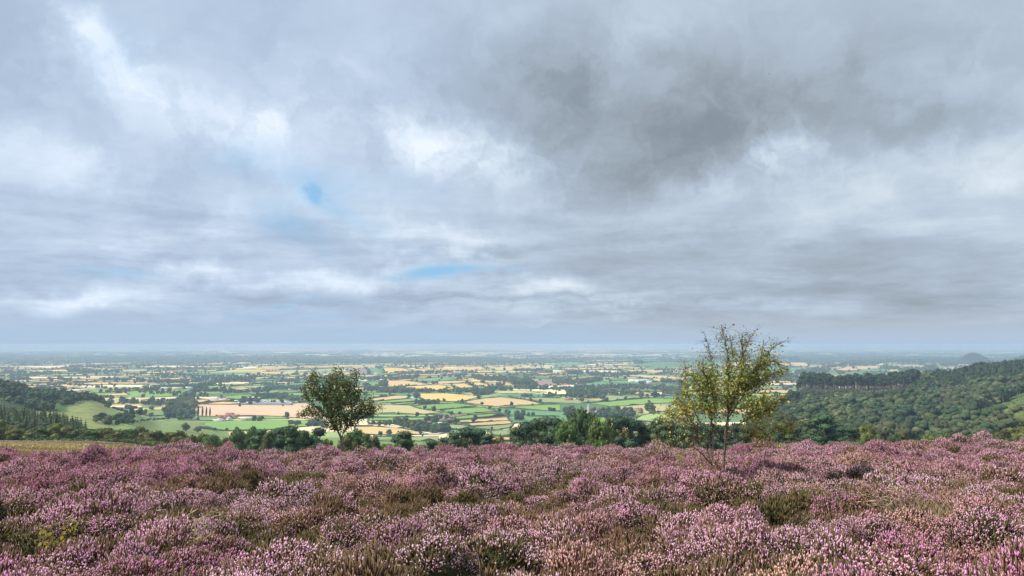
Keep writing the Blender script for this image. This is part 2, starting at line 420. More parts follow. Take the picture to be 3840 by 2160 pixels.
def quads_fields():
    b = B(); out = []
    def rec(q, depth):
        q = np.array(q); c = q.mean(0)
        d = max(abs(c[1]), 1)
        lx = max(np.linalg.norm(q[1]-q[0]), np.linalg.norm(q[2]-q[3])); ly = max(np.linalg.norm(q[3]-q[0]), np.linalg.norm(q[2]-q[1]))
        lim = max(230, d*.035)
        off = abs(c[0]) - 1.0*d
        if off > lx*.7 or c[1] < -3000: lim = max(lim, 4000)
        if max(lx, ly) < lim*rnd.uniform(1.0, 1.9) or depth > 18:
            out.append(q); return
        t, u = rnd.uniform(.36, .64), rnd.uniform(.36, .64)
        if lx*rnd.uniform(.8, 1.25) > ly*1.15:
            a = q[0]*(1-t)+q[1]*t; e = q[3]*(1-u)+q[2]*u
            rec([q[0], a, e, q[3]], depth+1); rec([a, q[1], q[2], e], depth+1)
        else:
            a = q[0]*(1-t)+q[3]*t; e = q[1]*(1-u)+q[2]*u
            rec([q[0], q[1], e, a], depth+1); rec([a, e, q[2], q[3]], depth+1)
    R = 62000.0
    rec([(-R, 900), (R, 900), (R, R), (-R, R)], 0)
    pal = [GOLD, SAND, STRAWC, PALE, GREEN, DULL, BLUEG, PLOUGH, (.17, .24, .10), (.12, .19, .08)]
    for q in out:
        c = q.mean(0); d = c[1]
        zz = noise.noise(Vector((c[0]/3500, c[1]/4500, 3)))
        w = [1.9, 2.8, 1.2+max(0, zz)*2, 1.4, 1.2, 1.8, 1.3, .6, 1.4, 1.1]
        if d > 4500:
            f = max(0.3, 1.1+2.0*zz); w[0] *= f; w[1] *= f; w[2] *= 8*f; w[3] *= f; w[8] *= 1.3; w[9] *= 1.3
        if c[0] > .25*d: w[2] *= .3; w[0] *= .5; w[3] *= .6
        k = rnd.choices(range(10), w)[0]
        col = np.array(pal[k])*rnd.uniform(.85, 1.15)
        b.add([(p[0], p[1], PLAIN) for p in q], [(0, 1, 2, 3)], c=col)
        if 900 < d < 9000 and abs(c[0]) < .85*d+300:
            for e in ((0, 1), (1, 2)):
                HEDGES.append((tuple(q[e[0]]), tuple(q[e[1]]), False))
    tag(link('plain', b.mesh('plain', M_field)), kind='structure', label='wide farmland plain patched with fields to the horizon')
quads_fields()
fb = B()
from mathutils.geometry import tessellate_polygon
def wig(P, k):
    """world polygon with slightly wandering edges"""
    out = []
    for i in range(len(P)):
        a, c = np.array(P[i]), np.array(P[(i+1) % len(P)])
        for t in (0, .33, .67):
            out.append(a*(1-t)+c*t)
    return [tuple(p) for p in out]
for i, (P, c) in enumerate(WP):
    W = [Vector((x, y, PLAIN+.25+.01*i)) for x, y in P]
    tri = tessellate_polygon([W])
    jc = np.array(c)*rnd.uniform(.93, 1.07)
    fb.add([tuple(v) for v in W], None, [tuple(t) for t in tri], c=jc)
    Pp = FIELDS[i][0]
    for k in range(len(P)):
        a, e = Pp[k], Pp[(k+1) % len(P)]
        if abs(a[0]-e[0]) < 2 or min(abs(a[0]-960), abs(e[0]-960), abs(a[0]-984), abs(e[0]-984)) < 2 and abs(a[0]-e[0]) < 40 or abs(a[0]-2100) < 1 and abs(e[0]-2100) < 1: continue
        HEDGES.append((P[k], P[(k+1) % len(P)], True))
tag(link('fields', fb.mesh('fields', M_field)), kind='structure', label='stubble and pasture fields below the moor')

# country lane glimpsed between the fields
def strip(P, w, z, c, b):
    P = np.array(P); D = np.gradient(P, axis=0); D /= np.linalg.norm(D, axis=1)[:, None]; Nn = np.stack([-D[:, 1], D[:, 0]], 1)
    L = P+Nn*w/2; R = P-Nn*w/2; n = len(P)
    V = np.concatenate([np.c_[L, np.full(n, z)], np.c_[R, np.full(n, z)]])
    b.add(V, [(i, i+n, i+n+1, i+1) for i in range(n-1)], c=c)
rb = B()
strip([plain_pt(*p) for p in z6([(560,325),(530,335),(540,350),(590,360),(660,370),(900,392)])], 9, PLAIN+1.6, (.5, .5, .5), rb)
strip([plain_pt(*p) for p in z6([(600,845),(760,850),(900,840),(1000,820)])], 9, PLAIN+1.7, (.42, .42, .42), rb)
strip([plain_pt(*p) for p in z1([(1450,900),(1800,868),(2140,872),(2300,880)])], 6, PLAIN+1.8, (.5, .44, .32), rb)
tag(link('road', rb.mesh('road', M_wall)), kind='structure', label='pale country lane bending between fields')

# ------------------------------------------------------------------ hedges (nobody could count them)
def ribbon(b, p, q, h, w, seg, zf, col, rng, gap=0.0):
    p, q = np.array(p, float), np.array(q, float); L = np.linalg.norm(q-p)
    if L < 1: return
    n = max(2, int(L/seg)+1); t = np.linspace(0, 1, n)
    D = (q-p)/L; Nn = np.array([-D[1], D[0]])
    P = p+(q-p)*t[:, None]
    P = P+Nn*((np.sin(t*math.pi)*rng.uniform(-.03, .03)*L)[:, None] + (rng.rand(n)-.5)[:, None]*w*.3)
    hs = h*(.6+.8*rng.rand(n))*(1+.9*(rng.rand(n) > .9)); ws = w*(.7+.6*rng.rand(n))
    z = zf(P[:, 0], P[:, 1])
    prof = ((-.5, 0), (-.45, .7), (-.12, 1), (.15, .95), (.45, .65), (.5, 0))
    rows = []
    for (u, v) in prof:
        XY = P+Nn*(u*ws)[:, None]
        rows.append(np.c_[XY, z-0.3+v*hs*(1+.15*(rng.rand(n)-.5))])
    V = np.stack(rows, 1).reshape(-1, 3); k = len(prof)
    Q = [(i*k+j, i*k+j+1, (i+1)*k+j+1, (i+1)*k+j) for i in range(n-1) if rng.rand() > gap for j in range(k-1)]
    if not Q: return
    cc = np.repeat(np.array(col)[None]*(.75+.5*rng.rand(n, 1)), k, 0)
    b.add(V, Q, c=cc)
HED = (.055, .085, .035)
shr = [(np.array(P).mean(0)+(np.array(P)-np.array(P).mean(0))*.985).tolist() for P, c in WP]
bbox = [(min(p[0] for p in P), max(p[0] for p in P), min(p[1] for p in P), max(p[1] for p in P)) for P in shr]
def in_field(x, y):
    for P, bb in zip(shr, bbox):
        if bb[0] < x < bb[1] and bb[2] < y < bb[3] and inpoly(x, y, P): return True
    return False
def zpl(x, y): return np.where(np.asarray(y) < 2600, np.maximum(hill_z(x, y), PLAIN), PLAIN)
hb = B(); hedge_pts = []
for (p, q, traced) in HEDGES:
    my = (p[1]+q[1])/2; mx = (p[0]+q[0])/2
    if my < 1000 or my > 9000: continue
    if not traced and any(in_field(p[0]*(1-t)+q[0]*t, p[1]*(1-t)+q[1]*t) for t in (.2, .5, .8)): continue
    if hill_z(mx, min(my, 2600)) > PLAIN+3 and my < 2600: continue
    if not traced and rnd.random() < .12: continue
    ribbon(hb, p, q, (2.0 if traced else 2.4)*rnd.choice((.8, 1, 1, 1.5)), 3.5+my*.0006, 9+my*.004, zpl, HED, RS, .03)
    L = math.hypot(p[0]-q[0], p[1]-q[1]); 
    for _ in range(int(L/(95 if traced else 42)*rnd.uniform(.2, 1.6))):
        t = rnd.random(); hedge_pts.append((p[0]*(1-t)+q[0]*t, p[1]*(1-t)+q[1]*t))
tag(link('field_hedges', hb.mesh('field_hedges', M_hedge)), kind='stuff', label='dark hedgerows dividing the fields of the plain', cat='hedges')

# ------------------------------------------------------------------ tree prototypes
def ico(sub=1):
    t = (1+5**.5)/2
    v = [(-1,t,0),(1,t,0),(-1,-t,0),(1,-t,0),(0,-1,t),(0,1,t),(0,-1,-t),(0,1,-t),(t,0,-1),(t,0,1),(-t,0,-1),(-t,0,1)]
    f = [(0,11,5),(0,5,1),(0,1,7),(0,7,10),(0,10,11),(1,5,9),(5,11,4),(11,10,2),(10,7,6),(7,1,8),(3,9,4),(3,4,2),(3,2,6),(3,6,8),(3,8,9),(4,9,5),(2,4,11),(6,2,10),(8,6,7),(9,8,1)]
    v = [np.array(a)/np.linalg.norm(a) for a in v]
    for _ in range(sub):
        mid = {}; nf = []
        def g(a, b):
            k = (min(a, b), max(a, b))
            if k not in mid: m = v[a]+v[b]; v.append(m/np.linalg.norm(m)); mid[k] = len(v)-1
            return mid[k]
        for a, b_, c in f:
            x, y, z = g(a, b_), g(b_, c), g(c, a); nf += [(a, x, z), (b_, y, x), (c, z, y), (x, y, z)]
        f = nf
    return np.array(v), np.array(f)
ICO0, ICO1 = ico(0), ico(1)
def cards(b, rng, Cn, Rd, n, size, base, var=.3, tilt=.55, shell=(.72, 1.08), flat=1.0, cvar=.25, up=0.0):
    """n small leaf clumps on the surfaces of ellipsoids; colours vary at random and per clump"""
    Cn = np.asarray(Cn, float); Rd = np.asarray(Rd, float)
    if Rd.ndim == 1: Rd = np.repeat(Rd[:, None], 3, 1)
    wts = (Rd[:, 0]*Rd[:, 2]); wts = wts/wts.sum()
    k = rng.choice(len(Cn), n, p=wts)
    D = rng.randn(n, 3); D /= np.linalg.norm(D, axis=1)[:, None]
    D[:, 2] = np.where(rng.rand(n) < .25*0, -np.abs(D[:, 2]), D[:, 2])
    r = rng.uniform(shell[0], shell[1], n)
    P = Cn[k]+D*Rd[k]*r[:, None]
    nn = D*(1-tilt)+rng.randn(n, 3)*tilt*.8; nn[:, 2] = nn[:, 2]+up; nn /= np.linalg.norm(nn, axis=1)[:, None]
    a = rng.randn(n, 3); U = np.cross(nn, a); U /= np.linalg.norm(U, axis=1)[:, None]; W = np.cross(nn, U)
    s = size*rng.uniform(.5, 1.4, n)[:, None]
    V = np.stack([P-U*s-W*s*.5, P+U*s*.3-W*s*.8, P+U*s+W*s*.4, P-U*s*.2+W*s*.9], 1)
    cl = 1+cvar*(rng.rand(len(Cn))*2-1)
    cc = np.array(base)[None]*(cl[k]*(1+var*(rng.rand(n)*2-1)))[:, None]
    cc[:, 0] *= 1+.25*(rng.rand(n)-.5)
    Q = np.arange(n*4).reshape(n, 4)
    b.add(V.reshape(-1, 3), Q, c=np.repeat(cc, 4, 0))
    return cl
def cores(b, rng, Cn, Rd, base, k=.8, I=ICO1, cl=None):
    for i, (c, r) in enumerate(zip(np.asarray(Cn, float), np.asarray(Rd, float))):
        j = 1+.22*(rng.rand(len(I[0]))-.5)
        V = np.array(c)+I[0]*np.array(r)*k*j[:, None]
        b.add(V, None, I[1], c=np.array(base)*(cl[i] if cl is not None else 1)*(.85+.3*rng.rand(len(V), 1)))
def crown_broad(rng, H, W, ncl, base, ncard, size, low=.18, I=ICO1, core=.8, cols=None):
    """returns builder of a rounded, lobed crown: height H, width W"""
    C, R = [], []
    for i in range(ncl):
        a = rng.uniform(0, 2*math.pi); u = rng.uniform(-.75, 1); rr = math.sqrt(max(0, 1-u*u*.9))*rng.uniform(.45, .85)
        cz = H*(low+(1-low)*(.5+.38*u)); r = W*rng.uniform(.15, .25)
        C.append((math.cos(a)*rr*W*.38, math.sin(a)*rr*W*.38, cz)); R.append((r, r, r*rng.uniform(.65, .9)))
    C.append((0, 0, H*(low+(1-low)*.5))); R.append((W*.3, W*.3, H*(1-low)*.36))
    b = B(); cl = cards(b, rng, C, R, ncard, size, base)
    cores(b, rng, C, R, base, core, I, cl)
    return b, C, R
def trunk_b(rng, H, r, tops, col, lean=.03):
    b = B(); ax = rng.uniform(-1, 1, 2)*lean*H
    P = [(ax[0]*t+rng.uniform(-1, 1)*.01*H, ax[1]*t, H*t-.3*(t == 0)) for t in np.linspace(0, 1, 6)]
    b.tube(P, np.linspace(r, r*.35, 6), 7, col)
    for T in tops:
        T = np.array(T); s = np.array(P[2+int(rng.rand()*3)]); m = (s+T)/2+np.array([0, 0, -.05*H])
        b.tube([s, m, T], [r*.4, r*.28, r*.1], 5, col)
    return b
OAKC = [(.085, .125, .035), (.115, .135, .04), (.065, .115, .04), (.14, .15, .045), (.10, .105, .045)]
PROTO = {}
def proto(kind, i, crown, trunk, H): PROTO.setdefault(kind, []).append((crown, trunk, H))
for i in range(8):
    rng = np.random.RandomState(100+i); H, W = 10, rng.uniform(9.0, 12)
    b, C, R = crown_broad(rng, H, W, 15, OAKC[i % 5], 2600, .27, low=.12)
    t = trunk_b(rng, 6, .32, C[:6], (.09, .075, .055))
    proto('broad', i, b.mesh('crown', M_leaf), t.mesh('trunk', M_bark), H)
for i in range(3):      # upright airy birch-like tree
    rng = np.random.RandomState(130+i); H, W = 10, 5.5
    b, C, R = crown_broad(rng, H, W, 13, (.13, .17, .055), 2000, .2, low=.12, core=.55)
    t = trunk_b(rng, 8.5, .17, C[:6], (.35, .33, .29))
    proto('birchy', i, b.mesh('crown', M_leaf), t.mesh('trunk', M_bark), H)
PINEC = [(.045, .072, .036), (.055, .082, .036), (.038, .066, .036)]
for i in range(6):
    rng = np.random.RandomState(160+i); H = 14; C, R = [], []
    for k in range(22):
        t = rng.uniform(.12, .95) if k > 2 else .92; a = rng.uniform(0, 6.28); sp = (1.2-t)*3.9*rng.uniform(.3, 1)
        C.append((math.cos(a)*sp, math.sin(a)*sp, H*t)); r = rng.uniform(1.3, 2.2); R.append((r, r, r*.62))
    b = B(); cl = cards(b, rng, C, R, 2800, .19, PINEC[i % 3], tilt=.6, shell=(.6, 1.15)); cores(b, rng, C, R, PINEC[i % 3], .72, ICO1, cl)
    t = trunk_b(rng, 13, .26, C[:10], (.12, .08, .06))
    proto('pine', i, b.mesh('crown', M_needle), t.mesh('trunk', M_bark), H)
for i in range(4):      # spruce cone
    rng = np.random.RandomState(190+i); H = 16; b = B(); base = [(.055, .085, .035), (.075, .10, .04), (.035, .062, .035), (.10, .105, .045)][i]
    for L in range(15):
        t = L/15; z = H*(.1+.9*t); r = 2.9*(1-t)**.85+.15; n = int(26*(1-t))+6
        for k in range(n):
            a = rng.uniform(0, 6.28); rr = r*rng.uniform(.65, 1.15); u = np.array([math.cos(a), math.sin(a), 0]); v = np.array([-u[1], u[0], 0]); w = rng.uniform(.25, .5)*(1.1-t)+.1
            V = [np.array([0, 0, z+.5])+u*rr*.15, u*rr*.6+v*w+np.array([0, 0, z+.05]), u*rr+np.array([0, 0, z-.45*rr*.7]), u*rr*.6-v*w+np.array([0, 0, z+.05])]
            b.add(V, [(0, 1, 2, 3)], c=np.array(base)*rng.uniform(.65, 1.4))
    a = np.arange(8)*math.pi/4
    b.add(np.concatenate([np.c_[np.cos(a)*2.0, np.sin(a)*2.0, np.full(8, H*.12)], [[0, 0, H*.95]]]), None, [(k, (k+1) % 8, 8) for k in range(8)], c=np.array(base)*.9)
    t = B(); t.tube([(0, 0, -.5), (0, 0, H*.5), (0, 0, H*.97)], [.2, .14, .04], 6, (.10, .08, .06))
    proto('spruce', i, b.mesh('crown', M_needle), t.mesh('trunk', M_bark), H)
for i in range(2):      # lombardy poplar
    rng = np.random.RandomState(220+i); H = 20; C, R = [], []
    for k in range(9):
        t = k/8; C.append((rng.uniform(-.2, .2), rng.uniform(-.2, .2), H*(.14+.78*t))); r = 1.75*math.sin(math.pi*(.2+.72*t))**.8; R.append((r, r, 1.9))
    b = B(); cl = cards(b, rng, C, R, 1500, .35, (.04, .075, .04)); cores(b, rng, C, R, (.04, .075, .04), .85, ICO1, cl)
    t = trunk_b(rng, 12, .35, [], (.1, .09, .07), 0)
    proto('poplar', i, b.mesh('crown', M_leaf), t.mesh('trunk', M_bark), H)
# far versions: crown and trunk in one small mesh (too small in the photo to show parts)
FAR = {'broad': [], 'pine': [], 'spruce': []}
for i in range(8):
    rng = np.random.RandomState(300+i); H, W = 10, rng.uniform(9.5, 12.5)
    base = np.array([(.045, .075, .042), (.052, .085, .045), (.066, .10, .045), (.075, .105, .042), (.085, .115, .05), (.09, .10, .05), (.10, .125, .055), (.135, .155, .06)][i])
    b, C, R = crown_broad(rng, H, W, 10, base, 520, .42, low=.05, I=ICO1, core=.95)
    b.tube([(0, 0, -.5), (0, 0, 4)], [.35, .25], 5, (.07, .06, .05))
    FAR['broad'].append((b, H))
for i in range(4):
    rng = np.random.RandomState(320+i); H = 15; C, R = [], []; base = np.array(PINEC[i % 3])*1.1
    for k in range(9):
        t = rng.uniform(.45, .95); a = rng.uniform(0, 6.28); sp = rng.uniform(.2, 2.3)*(1.3-t); C.append((math.cos(a)*sp, math.sin(a)*sp, H*t)); r = rng.uniform(1.2, 2.1); R.append((r, r, r*.6))
    b = B(); cl = cards(b, rng, C, R, 420, .38, base); cores(b, rng, C, R, base, .85, ICO0, cl)
    b.tube([(0, 0, -.5), (0, 0, H*.5), (.2, 0, H*.85)], [.26, .2, .1], 6, (.27, .22, .19))
    FAR['pine'].append((b, H))
for i in range(4):
    rng = np.random.RandomState(340+i); H = 16; b = B(); base = np.array([(.05, .08, .035), (.06, .085, .038), (.042, .07, .036), (.075, .092, .042)][i])
    for L in range(10):
        t = L/10; z = H*(.08+.92*t); r = 4.0*(1-t)**.9+.2
        for k in range(int(24*(1-t))+5):
            a = rng.uniform(0, 6.28); rr = r*rng.uniform(.7, 1.2); u = np.array([math.cos(a), math.sin(a), 0]); v = np.array([-u[1], u[0], 0]); w = .55*(1.15-t)
            b.add([np.array([0, 0, z+.9]), u*rr*.6+v*w+np.array([0, 0, z+.1]), u*rr+np.array([0, 0, z-.3*rr]), u*rr*.6-v*w+np.array([0, 0, z+.1])], [(0, 1, 2, 3)], c=base*rng.uniform(.5, 1.6))
    a = np.arange(6)*math.pi/3
    b.add(np.concatenate([np.c_[np.cos(a)*1.9, np.sin(a)*1.9, np.full(6, H*.05)], [[0, 0, H*.95]]]), None, [(k, (k+1) % 6, 6) for k in range(6)], c=base*.9)
    FAR['spruce'].append((b, H))
FARM = {k: [(b.mesh(k+'_tree', M_leaf_far if k == 'broad' else M_needle_far), H) for b, H in v] for k, v in FAR.items()}
def arrs(b): return np.concatenate(b.V), (np.concatenate(b.Q) if b.Q else np.zeros((0, 4), int)), (np.concatenate(b.T) if b.T else np.zeros((0, 3), int)), np.concatenate(b.C)

KC = {}
ALLP = bpy.data.collections.new('far_tree_kinds'); KIDX = {}
i = 0
for k in ('broad', 'pine', 'spruce'):
    for me, H in FARM[k]:
        o = bpy.data.objects.new('far_tree_%02d' % i, me); ALLP.objects.link(o); KIDX.setdefault(k, []).append((i, H)); i += 1
class Scatter:
    """positions of far trees; one object whose instances are placed by geometry nodes"""
    def __init__(s): s.P = []; s.I = []; s.R = []; s.S = []
    def stuff(s, name, label, cat):
        return tag(gn_scatter(name, ALLP, M_leaf_far, s.P, s.I, s.R, s.S, {}), label, cat, None, 'stuff')
def stamp(b, kind, x, y, z, h, w=None, tint=1.0):
    i, H = rnd.choice(KIDX[kind])
    if kind == 'broad':
        g = noise.noise(Vector((x/70, y/90, 5)))*5+4+rnd.gauss(0, 1.6); i, H = KIDX['broad'][int(min(7, max(0, g)))]
    s = h/H; sw = s if w is None else w
    b.P.append((x, y, z)); b.I.append(i); b.R.append((0, 0, rnd.uniform(0, 6.28))); b.S.append((sw, sw, s))
def gn_scatter(name, coll, mat, P, I, R, S, extra):
    me = bpy.data.meshes.new(name); me.vertices.add(len(P)); me.vertices.foreach_set('co', np.array(P, np.float32).ravel())
    for k, v in extra.items():
        a = me.attributes.new(k, 'FLOAT', 'POINT'); a.data.foreach_set('value', np.array(v, np.float32))
    a = me.attributes.new('idx', 'INT', 'POINT'); a.data.foreach_set('value', np.array(I, np.int32))
    a = me.attributes.new('rot', 'FLOAT_VECTOR', 'POINT'); a.data.foreach_set('vector', np.array(R, np.float32).ravel())
    a = me.attributes.new('scl', 'FLOAT_VECTOR', 'POINT'); a.data.foreach_set('vector', np.array(S, np.float32).ravel())
    me.materials.append(mat); ob = link(name, me)
    ng = bpy.data.node_groups.new(name+'_scatter', 'GeometryNodeTree')
    ng.interface.new_socket('Geometry', in_out='INPUT', socket_type='NodeSocketGeometry'); ng.interface.new_socket('Geometry', in_out='OUTPUT', socket_type='NodeSocketGeometry')
    gi = ng.nodes.new('NodeGroupInput'); go = ng.nodes.new('NodeGroupOutput')
    ip = ng.nodes.new('GeometryNodeInstanceOnPoints'); ci = ng.nodes.new('GeometryNodeCollectionInfo')
    ci.inputs['Collection'].default_value = coll; ci.inputs['Separate Children'].default_value = True; ci.inputs['Reset Children'].default_value = True
    def na(nm, typ):
        n = ng.nodes.new('GeometryNodeInputNamedAttribute'); n.data_type = typ; n.inputs['Name'].default_value = nm; return n.outputs['Attribute']
    e2r = ng.nodes.new('FunctionNodeEulerToRotation')
    ng.links.new(gi.outputs[0], ip.inputs['Points']); ng.links.new(ci.outputs[0], ip.inputs['Instance']); ip.inputs['Pick Instance'].default_value = True
    ng.links.new(na('idx', 'INT'), ip.inputs['Instance Index']); ng.links.new(na('rot', 'FLOAT_VECTOR'), e2r.inputs[0]); ng.links.new(e2r.outputs[0], ip.inputs['Rotation'])
    ng.links.new(na('scl', 'FLOAT_VECTOR'), ip.inputs['Scale']); ng.links.new(ip.outputs[0], go.inputs[0])
    md = ob.modifiers.new('scatter', 'NODES'); md.node_group = ng
    return ob
NAME = {'broad': 'broadleaf_tree', 'birchy': 'birch_tree', 'pine': 'pine_tree', 'spruce': 'spruce_tree', 'poplar': 'poplar_tree'}
LOOKN = {'broad': 'rounded broadleaf tree', 'birchy': 'slender light green birch', 'pine': 'dark spreading pine', 'spruce': 'pointed conifer', 'poplar': 'tall narrow poplar'}
used = set()
def pct(x, y, z):
    px, py = proj(x, y, z); return px/3840*100, py/2160*100
def uniq(s):
    if s in used: return False
    used.add(s); return True
def tree_label(pre, x, y, ztop):
    a, c = pct(x, y, ztop)
    for fmt in ('%s, %.0f%% across, %.0f%% down photo', '%s, %.1f%% across, %.1f%% down photo', '%s, %.2f%% across, %.2f%% down photo'):
        s = fmt % (pre, a, c)
        if uniq(s): return s
    return s
def near_tree(kind, px, d, top, wpx, pre, group, dark=None):
    x, y, z = at(px, d)
    ztop = -(top-HZ)/2781*d; h = max(ztop-z, 3.0)
    cr, tk, H = PROTO[kind][rnd.randrange(len(PROTO[kind]))]
    s = h/H; t = empty(NAME[kind], (x, y, z-.1), rnd.uniform(0, 6.28))
    w = {'broad': 10.5, 'birchy': 5.5, 'pine': 8.5, 'spruce': 5.6, 'poplar': 3.4}[kind]
    sw = (wpx/2781*d)/w*(1.45 if kind == 'pine' else 1.25)
    t.scale = (sw, sw, s)
    link('crown', cr, t); link('trunk', tk, t)
    tag(t, tree_label(pre, x, y, ztop), 'tree', group)
    return t
_nt = near_tree
def near_tree(kind, px, d, top, wpx, pre, group, dark=None):
    t = _nt(kind, px, d, top, wpx, pre, group)
    if kind != 'birchy':            # a lower neighbour behind, closing the gaps
        _nt(kind if rnd.random() < .7 else 'broad', px+rnd.uniform(-22, 22), d+rnd.uniform(8, 25), top+rnd.uniform(14, 40), wpx*.95, pre.replace('dark pine', 'shorter dark pine').replace('round tree', 'lower round tree'), group)
    return t
# ---- the belt behind the heather
LB = [(40,870),(130,900),(200,940),(330,960),(430,930),(500,935),(620,900),(700,905),(800,950),(900,940),(970,955),(1060,940),(1130,920),(1250,960),(1330,955),(1430,925),(1510,955),(1640,970),(1720,960),(1810,975),(1950,1010),(2060,1000),(2140,1012),(2220,1010),(2310,1040),(2420,980),(2500,965),(2570,955)]
for X, Y in LB:
    px, py = X/2.683, 1250+Y/2.683
    near_tree('broad', px, rnd.uniform(280, 305) if px < 720 else rnd.uniform(235, 260), py+rnd.uniform(-3, 3), rnd.uniform(52, 80), 'olive round tree above the left meadow' if px < 700 else 'round green tree left of the dark tree', 'broadleaf belt behind the heather on the left')
for X, Y, w, k in [(60,950,70,'pine'),(190,960,70,'pine'),(290,935,60,'pine'),(380,915,72,'pine'),(500,960,60,'pine'),(640,940,60,'pine'),(120,1010,50,'broad'),(450,1010,60,'broad'),(590,1010,60,'broad'),(740,1032,45,'birchy'),(940,1000,70,'broad'),(1020,980,80,'broad'),(1130,990,55,'birchy'),(1200,1030,60,'broad'),(1320,1065,60,'broad'),(1430,1060,60,'broad'),(1500,965,75,'pine'),(1530,1050,70,'broad'),(1610,1075,50,'broad'),(1690,1085,40,'birchy'),(1780,1060,60,'pine'),(1900,1030,80,'pine'),(2010,975,80,'pine'),(2130,942,85,'pine'),(2230,950,80,'pine'),(2330,995,70,'pine'),(2440,1025,70,'broad'),(2280,1045,30,'birchy'),(2370,1060,50,'broad')]:
    pre = {'pine': 'dark pine in the middle belt', 'broad': 'round green tree in the middle belt', 'birchy': 'pale slender birch in the middle belt'}[k]
    near_tree(k, 960+X/2.683, rnd.uniform(195, 235), 1250+Y/2.683, w, pre, 'trees of the middle belt behind the heather')
for X, Y, w, k in [(40,925,70,'pine'),(130,885,75,'pine'),(240,850,80,'pine'),(330,830,80,'pine'),(430,830,80,'pine'),(480,870,60,'pine'),(560,850,110,'broad'),(680,795,130,'broad'),(790,840,90,'broad'),(890,812,110,'broad'),(960,850,70,'broad'),(1090,825,80,'pine'),(1180,850,80,'pine'),(1290,880,70,'pine'),(1380,900,70,'pine'),(1470,840,80,'pine'),(1550,865,70,'pine'),(1630,900,70,'pine'),(1710,870,75,'pine'),(1800,890,75,'pine'),(1900,880,75,'pine'),(2000,900,75,'pine'),(2100,910,70,'pine'),(2230,900,75,'pine'),(2350,900,75,'pine'),(2470,880,75,'pine'),(1500,1010,36,'birchy')]:
    pre = {'pine': 'dark pine in the right centre stand', 'broad': 'large fresh green tree among dark pines', 'birchy': 'small light green birch in front of dark pines'}[k]
    near_tree(k, 1920+X/2.683, rnd.uniform(185, 215), 1250+Y/2.683, w, pre, 'pine stand right of centre')
for X, Y, w, k in [(60,905,75,'pine'),(150,880,75,'pine'),(260,925,60,'pine'),(400,865,75,'pine'),(480,815,80,'pine'),(560,805,85,'pine'),(630,880,70,'pine'),(710,925,60,'pine'),(820,925,65,'pine'),(890,955,50,'pine'),(1000,990,70,'broad'),(1070,1010,60,'broad'),(950,905,60,'broad'),(1300,978,75,'broad'),(1230,1015,60,'broad'),(1380,1040,60,'broad'),(1460,1062,50,'broad'),(1590,995,65,'broad'),(1690,990,75,'broad'),(1780,1000,60,'broad'),(1850,985,65,'broad'),(1940,1015,60,'broad'),(2050,992,70,'broad'),(2140,1002,60,'broad'),(2250,985,60,'broad'),(2350,955,60,'broad'),(2460,925,95,'broad'),(2570,935,70,'broad')]:
    pre = {'pine': 'dark spreading pine below the right wooded hill', 'broad': 'rounded olive tree below the right wooded hill'}[k]
    near_tree(k, 2880+X/2.683, rnd.uniform(215, 290), 1250+Y/2.683, w, pre, 'trees behind the heather on the right')
# fill trees just beyond the belt (tops a little lower) so no bare floor shows
ub = Scatter()
for px in np.arange(-250, 4200, 26):
    for k in range(3):
        d = rnd.uniform(300, 470); p = px+rnd.uniform(-20, 20)
        if 1350 < p < 1950: continue
        x, y, z = at(p, d)
        if p > 2700 or p < 1350: stamp(ub, rnd.choice(['broad', 'broad', 'pine']) if p > 900 else 'broad', x, y, z-.3, rnd.uniform(6, 8.5), .85)
ub.stuff('valley_trees', 'mass of treetops in the hollow behind the near tree belt', 'woodland')

# ---- wooded hillsides
def wood(name, kinds, test, sp, hr, nthing, pre, group, stufflabel, dr, pr, wr=(.8, 1.15), tint=(.8, 1.2)):
    pts = []
    y = dr[0]
    while y < dr[1]:
        x0, x1 = (pr[0]-1920)/2781*y, (pr[1]-1920)/2781*y; x = x0
        while x < x1:
            xx, yy = x+rnd.uniform(-.45, .45)*sp, y+rnd.uniform(-.45, .45)*sp; p = 1920+2781*xx/yy
            if test(p, yy): pts.append((xx, yy, p))
            x += sp
        y += sp*(1+(y-dr[0])/2500)
    pts.sort(key=lambda t: t[1]); b = Scatter(); n = 0
    vis = [t for t in pts if 0 < t[2] < 3840]
    pick = set(id(t) for t in (vis[::max(1, len(vis)//max(nthing, 1))])[:nthing]) if nthing else set()
    for t in pts:
        xx, yy, p = t; z = ground(xx, yy); k = rnd.choice(kinds); h = rnd.uniform(*hr)*(1+.35*noise.noise(Vector((xx/45, yy/60, 2))))
        if id(t) in pick:
            me, H = rnd.choice(FARM[k]); o = link(NAME[k], me, None, (xx, yy, z-.3)); s = h/H
            o.scale = (s*rnd.uniform(.9, 1.1), s, s); o.rotation_euler = (0, 0, rnd.uniform(0, 6.28))
            tag(o, tree_label(pre, xx, yy, z+h), 'tree', group)
        else:
            stamp(b, k, xx, yy, z-.3, h, None, rnd.uniform(*tint))
            n += 1
    b.stuff(name, stufflabel, 'woodland')
    return len(pts), n
def clearing(p, y):
    if p > 3620 and y < 950:      # bracken slope at the right edge
        q = max(0, 3840-p); yb = 490+q*.8; yt = 870-q*.5
        return yb < y < yt
    return False
print('right wood', wood('hillside_wood', ['broad']*9+['pine'], lambda p, y: not clearing(p, y) and not (2990 < p < 3420 and 955 < y < 1190) and not (y > 1060 and p < 2990) and not (p > 3480 and y > 1010+(3840-p)*.15), 12, (8, 18), 70,
     'rounded crown in the right hillside wood', 'tree crowns on the right hillside', 'dense broadleaf wood covering the right hillside', (470, 1180), (2820, 4250)))
